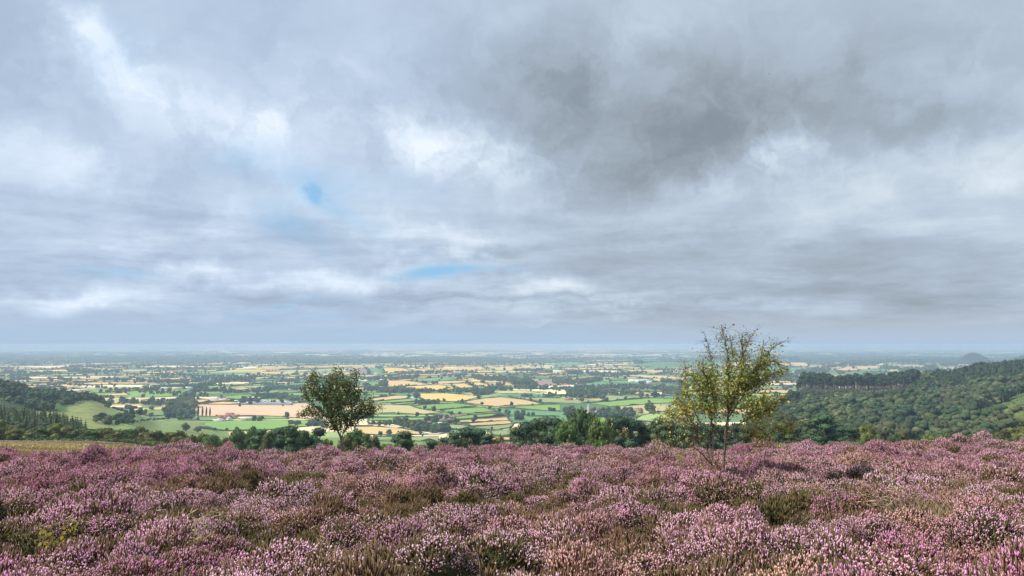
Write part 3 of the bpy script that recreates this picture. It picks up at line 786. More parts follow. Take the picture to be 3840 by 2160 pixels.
print('ridge pines', wood('ridge_pines', ['pine'], lambda p, y: (2985 < p < 3440 and y > 1130+max(0, (3100-p))*.3), 7.5, (14, 24), 40,
     'pale trunked pine on the right ridge', 'pines along the right ridge', 'pine plantation crowning the right ridge', (1150, 1330), (2985, 3560)))
print('young', wood('young_trees', ['broad', 'broad', 'spruce'], lambda p, y: 2985 < p < 3430 and 950 < y < 1135, 6.5, (3, 5.5), 0, '', '', 'young light green trees below the ridge pines', (950, 1165), (2980, 3430)))
print('upper spruce', wood('upper_conifers', ['spruce', 'spruce', 'pine'], lambda p, y: (p > 3480 and y > 1010+(3840-p)*.15) or (p > 3380 and y > 1180), 8.5, (12, 18), 40,
     'pointed conifer on the right hill crest', 'conifers on the right hill crest', 'conifer plantation on the right hill crest', (1010, 1480), (3380, 4500)))
print('left spruce', wood('left_conifers', ['spruce'], lambda p, y: p < 345-(max(0, 520-y))*.4, 5.6, (9, 15), 60,
     'pointed conifer on the near left hillside', 'conifers on the near left hillside', 'conifer plantation on the near left hillside', (400, 560), (-700, 340)))
print('left wood', wood('left_hill_wood', ['broad'], lambda p, y: p < 400-(1150-y)*.7 and not (120 < p < 240 and 905 < y < 985), 11.5, (8, 12), 30,
     'dark round crown on the far left hill', 'trees on the far left hill', 'dark broadleaf wood on the far left hill', (860, 1230), (-900, 420)))
# bracken bushes on the right slope
bb_ = B()
for _ in range(4200):
    p = rnd.uniform(3560, 4250); y = rnd.uniform(450, 900)
    if clearing(p, y):
        x = (p-1920)/2781*y; z = ground(x, y); r = rnd.uniform(.4, 1.5)
        bb_.add(np.array([x, y, z])+ICO0[0]*np.array([r*1.6, r*1.6, r*.7])*(1+.3*(RS.rand(12, 1)-.5)), None, ICO0[1], c=np.array(rnd.choice([(.10, .16, .045), (.07, .12, .035), (.14, .17, .06)]))*rnd.uniform(.7, 1.3))
tag(link('bracken', bb_.mesh('bracken', M_hedge)), kind='stuff', label='green bracken on the open slope at the right edge', cat='bracken')

# ---- trees standing in the valley, placed by the foot of each
def far_thing(kind, px, py, hpx, pre, group, wk=1.0, full=False):
    x, y, z = hit(px, py, 500); h = hpx/2781*y
    if full:
        cr, tk, H = PROTO[kind][rnd.randrange(len(PROTO[kind]))]; t = empty(NAME[kind], (x, y, z-.2), rnd.uniform(0, 6.28))
        t.scale = (h/H*wk, h/H*wk, h/H); link('crown', cr, t); link('trunk', tk, t)
    else:
        me, H = rnd.choice(FARM[kind]); t = link(NAME[kind], me, None, (x, y, z-.2)); t.scale = (h/H*wk, h/H*wk, h/H); t.rotation_euler = (0, 0, rnd.uniform(0, 6.28))
    tag(t, tree_label(pre, x, y, z+h), 'tree', group); return t
for i, X in enumerate((1955, 1993, 2036, 2075, 2112)):
    o = far_thing('poplar', X/2.683, 1250+(838 if i else 842)/2.683, [33, 40, 40, 37, 35][i], 'x', 'row of poplars beside the stubble field', 1.0, True)
    o['label'] = ['leftmost poplar of the row of five, half merged with the wood', 'second poplar from the left in the row of five', 'middle poplar in the row of five beside the stubble field', 'fourth poplar from the left in the row of five', 'rightmost poplar in the row, nearest the red roofed farm'][i]
ISO6 = [(290,183,6),(388,185,10),(820,152,13),(850,152,13),(1300,130,12),(975,392,13),(1168,412,11),(1225,414,16),(1500,444,15),(710,502,18),(820,497,11),(605,602,18),(735,602,14),(1190,568,12),(1075,585,19),(850,650,24),(935,640,20),(1010,640,20),(1385,682,22),(1410,625,16),(1130,712,30),(90,728,20),(160,728,22),(222,728,24),(220,868,28),(100,868,20),(1605,500,15),(1740,545,17),(1835,562,18),(1980,590,20),(2060,585,22),(2140,600,16),(2205,600,18),(1635,778,12),(650,850,16),(680,872,11),(1720,178,14),(1800,172,14),(600,118,11)]
for X, Y, h in ISO6: far_thing('broad', 1400+X/3.68, 1400+Y/3.68, h, 'lone tree among the central fields', 'field trees in the central plain', rnd.uniform(.85, 1.1))
ISO1 = [(1120,675,22),(1230,690,22),(1345,700,22),(1325,812,26),(1400,825,28),(1462,825,24),(1520,845,20),(1525,775,18),(1650,800,22),(1712,800,28),(1870,985,32),(1990,1002,26),(1990,880,14),(2410,738,13),(880,528,8),(1020,528,9),(1150,540,11),(1300,590,13),(2160,985,14),(2280,990,16),(2380,995,20)]
for X, Y, h in ISO1: far_thing('broad', X/2.683, 1250+Y/2.683, h, 'dark field tree on the left of the valley', 'field trees in the left valley', rnd.uniform(.85, 1.15))
ISO2 = [(310,850,22),(270,735,8),(360,728,9),(1860,370,6),(2085,395,8),(2225,372,6),(2390,375,7),(2500,375,12),(1620,485,9),(1180,925,20)]
for X, Y, h in ISO2: far_thing('broad', 960+X/2.683, 1250+Y/2.683, h, 'field tree beside the small dark tree', 'field trees beyond the small dark tree', rnd.uniform(.9, 1.2))
ISO3 = [(1000,545,22),(1380,702,13),(1430,645,24),(1300,645,22),(1360,645,15),(1520,650,16),(1590,765,18),(700,690,18),(1060,680,10),(50,830,22),(110,830,20),(100,880,26),(50,880,26),(165,838,16),(210,838,18),(600,840,42),(560,850,30),(660,845,26),(820,820,30),(900,830,34),(960,835,30),(1020,830,24),(1050,820,32),(1120,830,26),(1180,830,34),(1230,825,20),(1010,860,26),(860,310+30,14),(520,430,14),(1165,440,20),(1515,465,10)]
for X, Y, h in ISO3: far_thing('broad', 1920+X/2.683, 1250+Y/2.683, h, 'dark tree in the fields right of centre', 'field trees right of centre', rnd.uniform(.9, 1.2))
o = far_thing('broad', 1920+1392/2.683, 1250+805/2.683, 40, 'x', 'field trees right of centre', 1.35, True); o['label'] = 'broad dark oak with a wide domed crown on the green pasture'
ISO4 = [(860,355,11),(890,358,7),(780,388,6),(818,388,9),(1190,320,8),(1535,305,7),(1480,307,7),(1920,272,9),(1130,392,10)]
for X, Y, h in ISO4: far_thing('broad', 2880+X/2.683, 1250+Y/2.683, h, 'small dark tree beyond the right ridge', 'field trees beyond the right ridge', rnd.uniform(1, 1.2))

# ---- woods, copses and tree bands of the plain (stuff): (polyline of bases, depth px, trees, height px)
wb = Scatter()
def band(P, dpx, n, h, kind='broad', tint=1.0):
    P = np.array(P, float); L = np.r_[0, np.cumsum(np.linalg.norm(np.diff(P, axis=0), axis=1))]
    for _ in range(n):
        t = rnd.uniform(0, L[-1]); px = np.interp(t, L, P[:, 0]); py = np.interp(t, L, P[:, 1])+rnd.uniform(-dpx, 0)
        x, y, z = hit(px, py, 500); hh = h/2781*y*rnd.uniform(.7, 1.2)
        stamp(wb, kind, x, y, z-.3, hh, hh/10*rnd.uniform(.9, 1.25), tint*rnd.uniform(.75, 1.25))
band(z1([(1690,880),(1930,870)]), 60, 60, 26); band(z1([(1800,740),(1960,770)]), 25, 30, 26); band(z1([(1570,720),(1950,720)]), 12, 40, 16)
band(z1([(940,925),(1100,925),(1330,915)]), 22, 46, 24); band(z1([(1290,910),(1500,880),(1700,870)]), 3, 30, 8); band(z1([(1050,740),(1280,800)]), 3, 26, 9)
band(z1([(1070,700),(1280,720)]), 3, 12, 8)
band(z1([(1400,610),(1900,640),(2100,660)]), 14, 70, 12, tint=1.4); band(z1([(1450,580),(2000,560),(2300,500)]), 10, 110, 13)
band(z1([(1900,600),(2200,590),(2330,600)]), 8, 40, 14); band(z1([(2200,610),(2576,600)]), 6, 40, 11); band(z1([(2400,705),(2576,700)]), 5, 14, 14)
band(z1([(1000,480),(1500,500),(1900,510)]), 8, 110, 10, tint=1.1); band(z1([(650,390),(1200,400)]), 6, 90, 9, tint=1.2); band(z1([(700,345),(990,345)]), 4, 50, 8)
band(z1([(0,410),(600,415)]), 6, 70, 8); band(z1([(100,460),(270,470)]), 5, 20, 8); band(z1([(1500,440),(2300,470),(2576,460)]), 12, 150, 9, tint=1.1)
band(z1([(1950,500),(2576,470)]), 8, 80, 9); band(z1([(540,510),(1100,560)]), 5, 40, 8); band(z1([(1100,580),(1400,580)]), 5, 30, 10)
band(z1([(1180,700),(1560,730),(1800,730)]), 6, 50, 14)
band(z2([(0,600),(250,570),(480,580)]), 10, 110, 12); band(z2([(0,650),(480,690)]), 14, 110, 12, tint=1.2); band(z2([(0,690),(300,620)]), 6, 30, 9, tint=1.4)
band(z2([(1000,480),(1400,475),(1640,450)]), 6, 90, 12); band(z2([(1100,580),(1300,600),(1600,610)]), 12, 110, 14); band(z2([(1250,530),(1310,545)]), 8, 12, 20)
band(z2([(1600,600),(2200,600)]), 6, 80, 12); band(z2([(1560,410),(2100,400),(2180,410)]), 6, 90, 9); band(z2([(2200,470),(2576,500)]), 10, 80, 14)
band(z2([(2180,625),(2380,620)]), 10, 60, 16); band(z2([(2300,580),(2576,580)]), 8, 60, 12, tint=1.2); band(z2([(1380,400),(1660,410)]), 4, 30, 8)
band(z2([(1600,715),(1840,715)]), 6, 40, 14); band(z2([(1400,925),(1580,960)]), 14, 46, 20, tint=1.3); band(z2([(1580,980),(1800,1010),(1930,1010)]), 16, 70, 26)
band(z2([(1700,890),(1830,900)]), 6, 16, 18); band(z2([(400,300),(1300,300)]), 3, 60, 6); band(z2([(1330,300),(1700,300)]), 3, 50, 7)
band(z2([(1830,910),(2040,900)]), 4, 22, 10); band(z2([(320,920),(440,930)]), 6, 14, 14); band(z2([(550,930),(720,960)]), 10, 30, 20)
band(z2([(2000,440),(2100,440)]), 6, 20, 10); band(z2([(350,490),(440,500)]), 8, 20, 10)
band(z3([(410,505),(640,520),(910,480)]), 13, 210, 10, 'broad', .7); band(z3([(0,520),(220,530)]), 14, 60, 16, tint=.8)
band(z3([(0,570),(250,570),(560,590),(1070,630)]), 10, 130, 15, tint=1.0); band(z3([(620,570),(1200,560),(1720,590)]), 9, 170, 13, tint=.75)
band(z3([(560,650),(700,655),(920,665)]), 16, 110, 20); band(z3([(1520,610),(1750,650)]), 12, 60, 18, tint=.8); band(z3([(1100,620),(1240,630)]), 6, 16, 16)
band(z3([(230,640),(560,650)]), 6, 26, 9); band(z3([(1250,300),(1350,320),(1780,305)]), 4, 90, 9, tint=.8); band(z3([(1430,380),(1890,375),(1800,390)]), 4, 70, 7, tint=.8)
band(z3([(20,385),(320,380)]), 4, 60, 9, tint=.8); band(z3([(570,415),(700,415)]), 4, 30, 12); band(z3([(750,415),(930,440)]), 6, 50, 12)
band(z3([(1000,440),(1200,420),(1360,410)]), 5, 50, 11); band(z3([(1500,500),(1830,500)]), 4, 60, 12, tint=.8); band(z3([(1700,440),(1900,440)]), 4, 30, 10)
band(z3([(1680,700),(1780,760)]), 10, 30, 24); band(z3([(1240,320),(1300,330)]), 8, 12, 16); band(z3([(940,375),(1100,380)]), 3, 30, 7)
band(z3([(780,860),(1240,850)]), 10, 40, 24); band(z3([(100,640),(200,640)]), 4, 16, 10)
band(z4([(270,415),(500,395),(620,400)]), 10, 110, 10, tint=.8); band(z4([(500,370),(640,350),(780,325),(850,330),(1110,320)]), 5, 120, 10, tint=.75)
band(z4([(100,270),(310,275)]), 5, 70, 11, 'broad', .7); band(z4([(930,300),(1300,300),(1900,290)]), 8, 240, 9, 'broad', .85)
band(z4([(1160,360),(1420,380),(1760,390)]), 10, 160, 9, tint=.9); band(z4([(1580,360),(1690,355)]), 6, 40, 12); band(z4([(1730,330),(1900,325)]), 6, 50, 10)
band(z4([(40,440),(300,450)]), 6, 50, 10); band(z4([(60,480),(300,490)]), 6, 50, 12); band(z4([(0,420),(260,425)]), 4, 40, 9); band(z4([(1900,300),(2100,330)]), 6, 60, 8)
band(z4([(2200,235),(2576,235)]), 2, 50, 5)
# trees along the procedural hedges
for (x, y) in hedge_pts:
    if in_field(x, y) or (y < 2600 and hill_z(x, y) > PLAIN+2) or y > 9000: continue
    h = rnd.uniform(6, 12); n = 1 if rnd.random() < .7 else rnd.randint(2, 5)
    for _ in range(n): stamp(wb, 'broad', x+rnd.uniform(-1, 1)*9*(n > 1), y+rnd.uniform(-1, 1)*9*(n > 1), PLAIN-.3, h*rnd.uniform(.8, 1.2), None, rnd.uniform(.7, 1.3))
print('woods trees', len(wb.P))
wb.stuff('distant_woodland', 'copses, tree bands and hedgerow trees scattered over the plain', 'woodland')

# ---- beyond nine kilometres: tree lines and woods as long low masses
fbld = B()
for k in range(2700):
    py = HZ+7+rnd.random()**.85*62; px = rnd.uniform(-300, 4150)
    x, y = plain_pt(px, py)
    if noise.noise(Vector((x/2500, y/6000, 7))) < -.28 and rnd.random() < .7: continue
    L = rnd.uniform(60, 420)*(1+y/20000); a = rnd.gauss(0, .35)
    dx, dy = math.cos(a)*L/2, math.sin(a)*L/2
    ribbon(fbld, (x-dx, y-dy), (x+dx, y+dy), rnd.uniform(4, 9), rnd.uniform(20, 160), max(18, y*.003), zpl, np.array((.05, .085, .045))*rnd.uniform(.8, 1.3), RS)
tag(link('far_tree_lines', fbld.mesh('far_tree_lines', M_hedge)), kind='stuff', label='far tree lines and woods fading towards the horizon', cat='woodland')

# ------------------------------------------------------------------ isolated hills of the plain
def dome(name, px, py, w, h, col, label, skew=0.0):
    x, y = plain_pt(px, py); R = w/2781*y/2; Hh = h/2781*y
    n, m = 64, 16; V = []
    for j in range(m+1):
        r = j/m
        for i in range(n):
            a = i*2*math.pi/n; zz = Hh*(math.cos(r*math.pi)*.5+.5)
            xx = math.cos(a)*R*r + skew*R*(1-r); yy = math.sin(a)*R*r*1.3
            V.append((x+xx, y+yy, PLAIN-2+zz*(1+.04*math.sin(3*a+r*5))))
    Q = [(j*n+i, j*n+(i+1) % n, (j+1)*n+(i+1) % n, (j+1)*n+i) for j in range(m) for i in range(n)]
    o = link('hill', fast_mesh('hill', V, np.array(Q), M_hill, np.tile(np.array(col), (len(V), 1)), smooth=True)); tag(o, label, kind='structure')
    return x, y, R, Hh, skew
hw = Scatter()
for args, n, hh in (((('hill', 3660, 1366, 150, 40, (.05, .08, .035), 'round wooded hill rising from the plain at the right', -.15)), 900, 11),
                    ((('hill', 3860, 1368, 230, 34, (.05, .08, .035), 'low wooded hill at the right edge beyond the ridge', 0)), 700, 11)):
    x, y, R, Hh, sk = dome(*args)
    for _ in range(n):
        r = math.sqrt(rnd.random())*.85; a = rnd.uniform(0, 6.28); zz = Hh*(math.cos(r*math.pi)*.5+.5)
        stamp(hw, 'broad', x+math.cos(a)*R*r+sk*R*(1-r), y+math.sin(a)*R*r*1.3, PLAIN-3+zz, rnd.uniform(8, 12), 1.3, rnd.uniform(.6, .9))
hw.stuff('hill_woods', 'woods covering the two isolated hills beyond the right ridge', 'woodland')
dome('hill', 2500, 1372, 420, 16, (.14, .22, .09), 'low green rise with a wood on the plain right of centre', 0)

# ------------------------------------------------------------------ wall and hedge along the left meadow
def meadow_wall():
    b = B(); rng = np.random.RandomState(5); P = []
    for px in np.arange(-300, 480, 3.0):
        d = 262; x, y, z = at(px, d); P.append((x, y, z))
    P = np.array(P)
    for i in range(len(P)-1):
        x0, y0, z0 = P[i]; x1, y1, z1_ = P[i+1]; h = .9+.25*rng.rand(); w = .35
        for k in range(3):
            zz = z0-.1+k*h/3; j = rng.uniform(-.06, .06)
            b.box(x0+.01, x1-.01, y0-w+j, y0+w+j, zz, zz+h/3-.01, np.array((.27, .26, .23))*rng.uniform(.7, 1.25))
    tag(link('stone_wall', b.mesh('stone_wall', M_wall)), 'grey dry stone wall along the far edge of the brown meadow', 'wall')
    b = B()
    for (a, c, h) in ((120, 420, 2.6), (420, 760, 3.0)):
        for px in np.arange(a, c, 2.2):
            d = 266+rng.uniform(-1, 1)+(6 if px < 420 else 0); x, y, z = at(px, d); r = h*rng.uniform(.45, .7)
            C = [(x, y, z+r*.6)]; R = [(r*1.1, r, r*.8)]
            cl = cards(b, rng, C, R, 40, .3, (.075, .11, .035)); cores(b, rng, C, R, (.075, .11, .035), .85, ICO0, cl)
    tag(link('meadow_hedge', b.mesh('meadow_hedge', M_leaf)), 'long low green hedge between the brown meadow and the tree belt', 'hedge')
meadow_wall()
# rough grass and rushes on the meadow
gb = B(); rg = np.random.RandomState(77); n = 26000
pxs = rg.uniform(-100, 800, n); ds = np.exp(rg.uniform(math.log(110), math.log(260), n))
xs = (pxs-1920)/2781*ds; zs = hill_z(xs, ds)
hh = rg.uniform(.15, .5, n)*(1+ (np.sin(xs*.12+ds*.07) > .5)*.6); w = rg.uniform(.08, .3, n)
V = np.stack([np.c_[xs-w, ds, zs-.05], np.c_[xs+w, ds, zs-.05], np.c_[xs+w*.4+rg.uniform(-.1, .1, n), ds+rg.uniform(-.2, .2, n), zs+hh], np.c_[xs-w*.5, ds+rg.uniform(-.2, .2, n), zs+hh*.8]], 1).reshape(-1, 3)
pal = np.array([(.56, .45, .22), (.50, .38, .18), (.36, .24, .13), (.36, .33, .13)])
bandn = (np.sin(ds*.12+xs*.02)+1)/2
ci = np.where(bandn > .75, 2, rg.randint(0, 4, n))
gb.add(V, np.arange(n*4).reshape(n, 4), c=np.repeat(pal[ci]*rg.uniform(.8, 1.2, (n, 1)), 4, 0))
tag(link('meadow_grass', gb.mesh('meadow_grass', M_straw)), kind='stuff', label='dry brown and golden grass on the left meadow', cat='grass')

# ------------------------------------------------------------------ buildings of the valley
def house(px, py, L, W, H, RH, rot, wallc, roofc, label, name='farmhouse', cat='house', group=None, wins=4, chim=True):
    x, y, z = hit(px, py, 800); t = empty(name, (x, y, z), rot); tag(t, label, cat, group)
    b = B(); b.box(-L/2, L/2, -W/2, W/2, -.5, H, wallc)
    b.add([(-L/2+.002, -W/2, H), (-L/2+.002, W/2, H), (-L/2+.002, 0, H+RH), (L/2-.002, -W/2, H), (L/2-.002, W/2, H), (L/2-.002, 0, H+RH)], None, [(0, 2, 1), (3, 4, 5)], c=wallc)
    link('wall', b.mesh('wall', M_wall), t)
    b = B(); e = .5; th = .25
    for s in (-1, 1):
        V = [(-L/2-e, s*(W/2+e), H-e*RH/(W/2)), (L/2+e, s*(W/2+e), H-e*RH/(W/2)), (L/2+e, 0, H+RH), (-L/2-e, 0, H+RH)]
        V += [(a, c, d+th) for a, c, d in V]
        b.add(V, [(0, 1, 2, 3), (4, 7, 6, 5), (0, 4, 5, 1), (1, 5, 6, 2), (3, 7, 4, 0)], c=roofc)
    ro = link('roof', b.mesh('roof', M_roof), t)
    if chim:
        b = B(); b.box(-L*.35, -L*.35+1.1, -.5, .5, H+RH*.6, H+RH+1.6, wallc); b.box(-L*.35-.1, -L*.35+1.2, -.6, .6, H+RH+1.6, H+RH+1.8, wallc)
        link('chimney', b.mesh('chimney', M_wall), ro)
    for k in range(wins):
        b = B(); xx = -L/2+(k+.5)*L/wins; b.box(xx-.6, xx+.6, -W/2-.06, -W/2-.004, 1.0, 2.3, (.05, .06, .07)); link('window', b.mesh('window', M_paint), t)
    if wins:
        b = B(); b.box(-.5, .5, -W/2-.08, -W/2-.005, 0, 2.1, (.12, .08, .06)); link('door', b.mesh('door', M_paint), t)
    return t
RED = (.36, .17, .12); WHT = (.75, .73, .68); GRY = (.35, .35, .36); STN = (.5, .42, .32); BRK = (.38, .22, .16); CRM = (.72, .62, .45)
Z8 = lambda X, Y: (600+X/6.3, 1450+Y/6.3)
house(*Z8(1420, 790), 11, 8, 5, 3.5, .3, WHT, RED, 'white gabled farmhouse with a red roof, left end of the farm')
house(*Z8(1540, 770), 22, 9, 4.5, 3.8, .1, BRK, RED, 'long red roofed farm building in the middle of the farm', 'barn', 'barn', None, 5, False)
house(*Z8(1640, 800), 16, 8, 4, 3.0, -.9, WHT, GRY, 'white walled farm range with grey roof facing the near meadow', 'barn', 'barn', None, 4, False)
house(*Z8(1760, 760), 18, 9, 5, 3.5, .0, STN, RED, 'red roofed brick farm building at the right end of the farm', 'barn', 'barn', None, 4)
house(*Z8(1650, 720), 16, 8, 5, 3.5, .2, BRK, RED, 'red roofed building at the back of the farm', 'barn', 'barn', None, 4, True)
house(*Z8(1400, 822), 22, 5, 2.5, 1.0, .05, WHT, (.6, .6, .58), 'low white shed along the front of the farm', 'shed', 'shed', None, 5, False)
house(*Z8(2060, 775), 34, 8, 3.2, 1.5, .02, (.62, .58, .52), (.66, .62, .58), 'long low pale shed right of the farm', 'shed', 'shed', None, 6, False)
house(*Z8(1330, 345), 32, 14, 5, 3.5, .05, CRM, (.45, .43, .42), 'large cream barn with pale roof above the poplars', 'barn', 'barn', None, 5, False)
house(*Z8(1490, 350), 20, 10, 4, 2.5, -.2, CRM, (.5, .44, .38), 'smaller cream barn beside the large barn', 'barn', 'barn', None, 3, False)
house(*Z8(130, 75), 46, 14, 5, 4, .0, CRM, (.6, .5, .42), 'pale barn left of the first electricity pylon', 'barn', 'barn', None, 4, False)
house(*Z8(360, 75), 46, 14, 5, 4, .0, CRM, (.68, .52, .38), 'orange tinted barn left of the first electricity pylon', 'barn', 'barn', None, 4, False)
house(*Z8(630, 60), 36, 12, 5, 3, .0, WHT, (.7, .7, .7), 'white farm buildings just behind the first pylon', 'barn', 'barn', None, 3, False)
for (X, Y, L, lab) in [(1230,490,46,'large white farm building group left end, right of centre'), (1290,495,40,'white farm building in the middle of the white farm'), (1340,490,36,'pale barn at the right end of the white farm'), (1383,507,20,'small white shed below the white farm')]:
    p = z3([(X, Y)])[0]; house(*p, L, 14, 7, 4, rnd.uniform(-.2, .2), WHT, (.6, .62, .64), lab, 'barn', 'barn', None, 3, False)
p = z3([(1285, 805)])[0]; house(*p, 12, 9, 6, 5, .4, BRK, (.33, .2, .17), 'brown roofed house among trees left of the broad oak')
p = z3([(570, 675)])[0]; house(*p, 22, 8, 3.5, 2.5, .1, BRK, RED, 'red brick barn in front of the dark copse', 'barn', 'barn', None, 3, False)
p = z2([(1180, 438)])[0]; house(*p, 70, 14, 6, 3, .0, CRM, (.55, .45, .38), 'long cream barn right of the small dark tree', 'barn', 'barn', None, 3, False)
p = z2([(1215, 438)])[0]; house(*p, 26, 14, 12, 7, .0, CRM, (.5, .4, .32), 'tall cream house at the end of the long cream barn')
p = z6([(955, 707)])[0]; house(*p, 16, 6, 3, 1.4, .1, (.6, .6, .6), (.55, .6, .62), 'small grey shed beside the pale green field', 'shed', 'shed', None, 2, False)
p = z3([(470, 398)])[0]; house(*p, 60, 20, 9, 5, .0, (.8, .78, .6), (.7, .7, .55), 'bright yellowish farm among trees right of centre', 'barn', 'barn', None, 3, False)
for i, (X, Y) in enumerate([(2010, 402), (1960, 415), (2060, 410), (1890, 420)]):
    p = z2([(X, Y)])[0]; house(*p, 30, 12, 7, 5, rnd.uniform(-.5, .5), STN, RED if i % 2 else GRY, 'village house among the trees of the central hamlet, %s' % ['red brown roof at its middle', 'left of its middle', 'right of its middle', 'at its far left'][i])
for i, (X, Y) in enumerate([(1290, 345), (1350, 352), (1400, 348)]):
    p = z4([(X, Y)])[0]; house(*p, 34, 14, 7, 4, rnd.uniform(-.3, .3), WHT, GRY, 'pale farm building beyond the right ridge, %s of three' % ['left', 'middle', 'right'][i], 'barn', 'barn', None, 3, False)
# church with spire
def church():
    px, py = z3([(768, 828)])[0]; x, y, z = hit(px, py, 800); t = empty('church', (x, y, z), .2); tag(t, 'small grey church spire rising among dark trees right of centre', 'church')
    b = B(); b.box(-3, 3, -3, 3, -.5, 13, STN); b.box(3.01, 18, -4, 4, -.5, 6, STN); link('wall', b.mesh('wall', M_wall), t)
    b = B(); b.add([(-3.3, -3.3, 13), (3.3, -3.3, 13), (3.3, 3.3, 13), (-3.3, 3.3, 13), (0, 0, 25)], None, [(0, 1, 4), (1, 2, 4), (2, 3, 4), (3, 0, 4)], c=GRY); link('spire', b.mesh('spire', M_roof), t)
    b = B(); b.add([(3, -4.5, 5.8), (18.3, -4.5, 5.8), (18.3, 0, 10), (3, 0, 10), (3, 4.5, 5.8), (18.3, 4.5, 5.8)], [(0, 1, 2, 3), (3, 2, 5, 4)], c=GRY); link('roof', b.mesh('roof', M_roof), t)
church()
# pylons
def pylon(px, py, H, label):
    x, y, z = hit(px, py, 800); t = empty('electricity_pylon', (x, y, z), .5); tag(t, label, 'pylon', 'electricity pylons on the plain')
    c = (.55, .57, .58); r = .28; k = 4.2
    for sx, sy in ((-1, -1), (1, -1), (1, 1), (-1, 1)):
        b = B(); b.tube([(sx*k, sy*k, -.5), (sx*1.1, sy*1.1, H*.62), (sx*.5, sy*.5, H)], [r, r*.8, r*.5], 4, c); link('leg', b.mesh('leg', M_steel), t)
    b = B()
    for i in range(6):
        z0, z1_ = H*i/7, H*(i+1)/7; w0 = k*(1-min(1, z0/(H*.62)))+1.1*min(1, z0/(H*.62)); w1 = k*(1-min(1, z1_/(H*.62)))+1.1*min(1, z1_/(H*.62))
        for s in (-1, 1):
            b.tube([(-w0, s*w0, z0), (w1, s*w1, z1_)], [r*.5, r*.5], 4, c); b.tube([(w0, s*w0, z0), (-w1, s*w1, z1_)], [r*.5, r*.5], 4, c)
            b.tube([(s*w0, -w0, z0), (s*w1, w1, z1_)], [r*.5, r*.5], 4, c); b.tube([(s*w0, w0, z0), (s*w1, -w1, z1_)], [r*.5, r*.5], 4, c)
    link('bracing', b.mesh('bracing', M_steel), t)
    for zz, w in ((.68, 6), (.8, 7.5), (.92, 5)):
        b = B(); b.tube([(-w, 0, H*zz), (0, 0, H*zz+1.0), (w, 0, H*zz)], [.12, .3, .12], 4, c); b.tube([(-w, 0, H*zz), (w, 0, H*zz)], [.2, .2], 4, c)
        link('crossarm', b.mesh('crossarm', M_steel), t)
pylon(*Z8(683, 225), 24, 'pale lattice pylon above the poplars on the left')
pylon(960+192/2.683, 1250+550/2.683, 25, 'pale lattice pylon left of the small dark tree')
# caravans / parked vehicles on the storage site
cv = None
pos = [(1790,350),(1830,345),(1880,350),(1930,352),(2050,345),(2270,335),(2310,340),(2350,350),(2420,330),(2460,340),(2500,350),(1860,385),(1900,390),(2040,375),(2090,390),(2150,380),(2220,385),(2290,378),(2370,392),(2430,385),(2500,390),(2560,380),(2640,350),(2700,345),(2760,352),(2830,360),(2900,365),(2980,372),(2620,390),(2700,392),(2780,390),(2860,392),(2950,395),(3040,395),(3110,396)]
for i, (X, Y) in enumerate(pos):
    px, py = Z8(X, Y)
    x, y, z = hit(px, py, 800); rz = rnd.choice((0, .2, 1.5, -.3))
    if cv is None:
        cv = empty('caravan', (x, y, z), rz)
        b = B(); V = []
        prof = [(-3.3, .5), (-3.45, 1.5), (-3.1, 2.6), (3.1, 2.7), (3.45, 1.4), (3.3, .5)]
        for yy in (-1.15, 1.15): V += [(a, yy, c) for a, c in prof]
        b.add(V, [(k, k+1, k+7, k+6) for k in range(5)]+[(5, 0, 6, 11), (0, 5, 4, 1), (1, 4, 3, 2), (6, 7, 10, 11), (7, 8, 9, 10)], c=(.8, .8, .78))
        link('body', b.mesh('body', M_paint), cv)
        for xx in (-2, 0, 2):
            b = B(); b.box(xx-.5, xx+.5, -1.2, -1.155, 1.4, 2.1, (.05, .06, .08)); link('window', b.mesh('window', M_paint), cv)
        for s in (-1, 1):
            b = B(); b.tube([(0, s*1.0, .35), (0, s*1.2, .35)], [.35, .35], 12, (.03, .03, .03)); link('wheel', b.mesh('wheel', M_paint), cv)
        o = cv
    else:
        o = cv.copy(); COL.objects.link(o); o.location = (x, y, z); o.rotation_euler = (0, 0, rz)
        for ch in list(cv.children):
            c = ch.copy(); COL.objects.link(c); c.parent = o
    s = rnd.uniform(.9, 1.25); o.scale = (s*1.5, s*1.5, s)
    tag(o, tree_label('white caravan parked on the site below the woods', x, y, z+2), 'caravan', 'caravans parked on the site left of the small tree')
lot = B(); strip([plain_pt(*p) for p in [(880, 1513), (1000, 1514), (1110, 1514)]], 100, PLAIN+1.5, (.22, .21, .24), lot)
tag(link('pavement', lot.mesh('pavement', M_wall)), kind='structure', label='grey hardstanding of the caravan site')

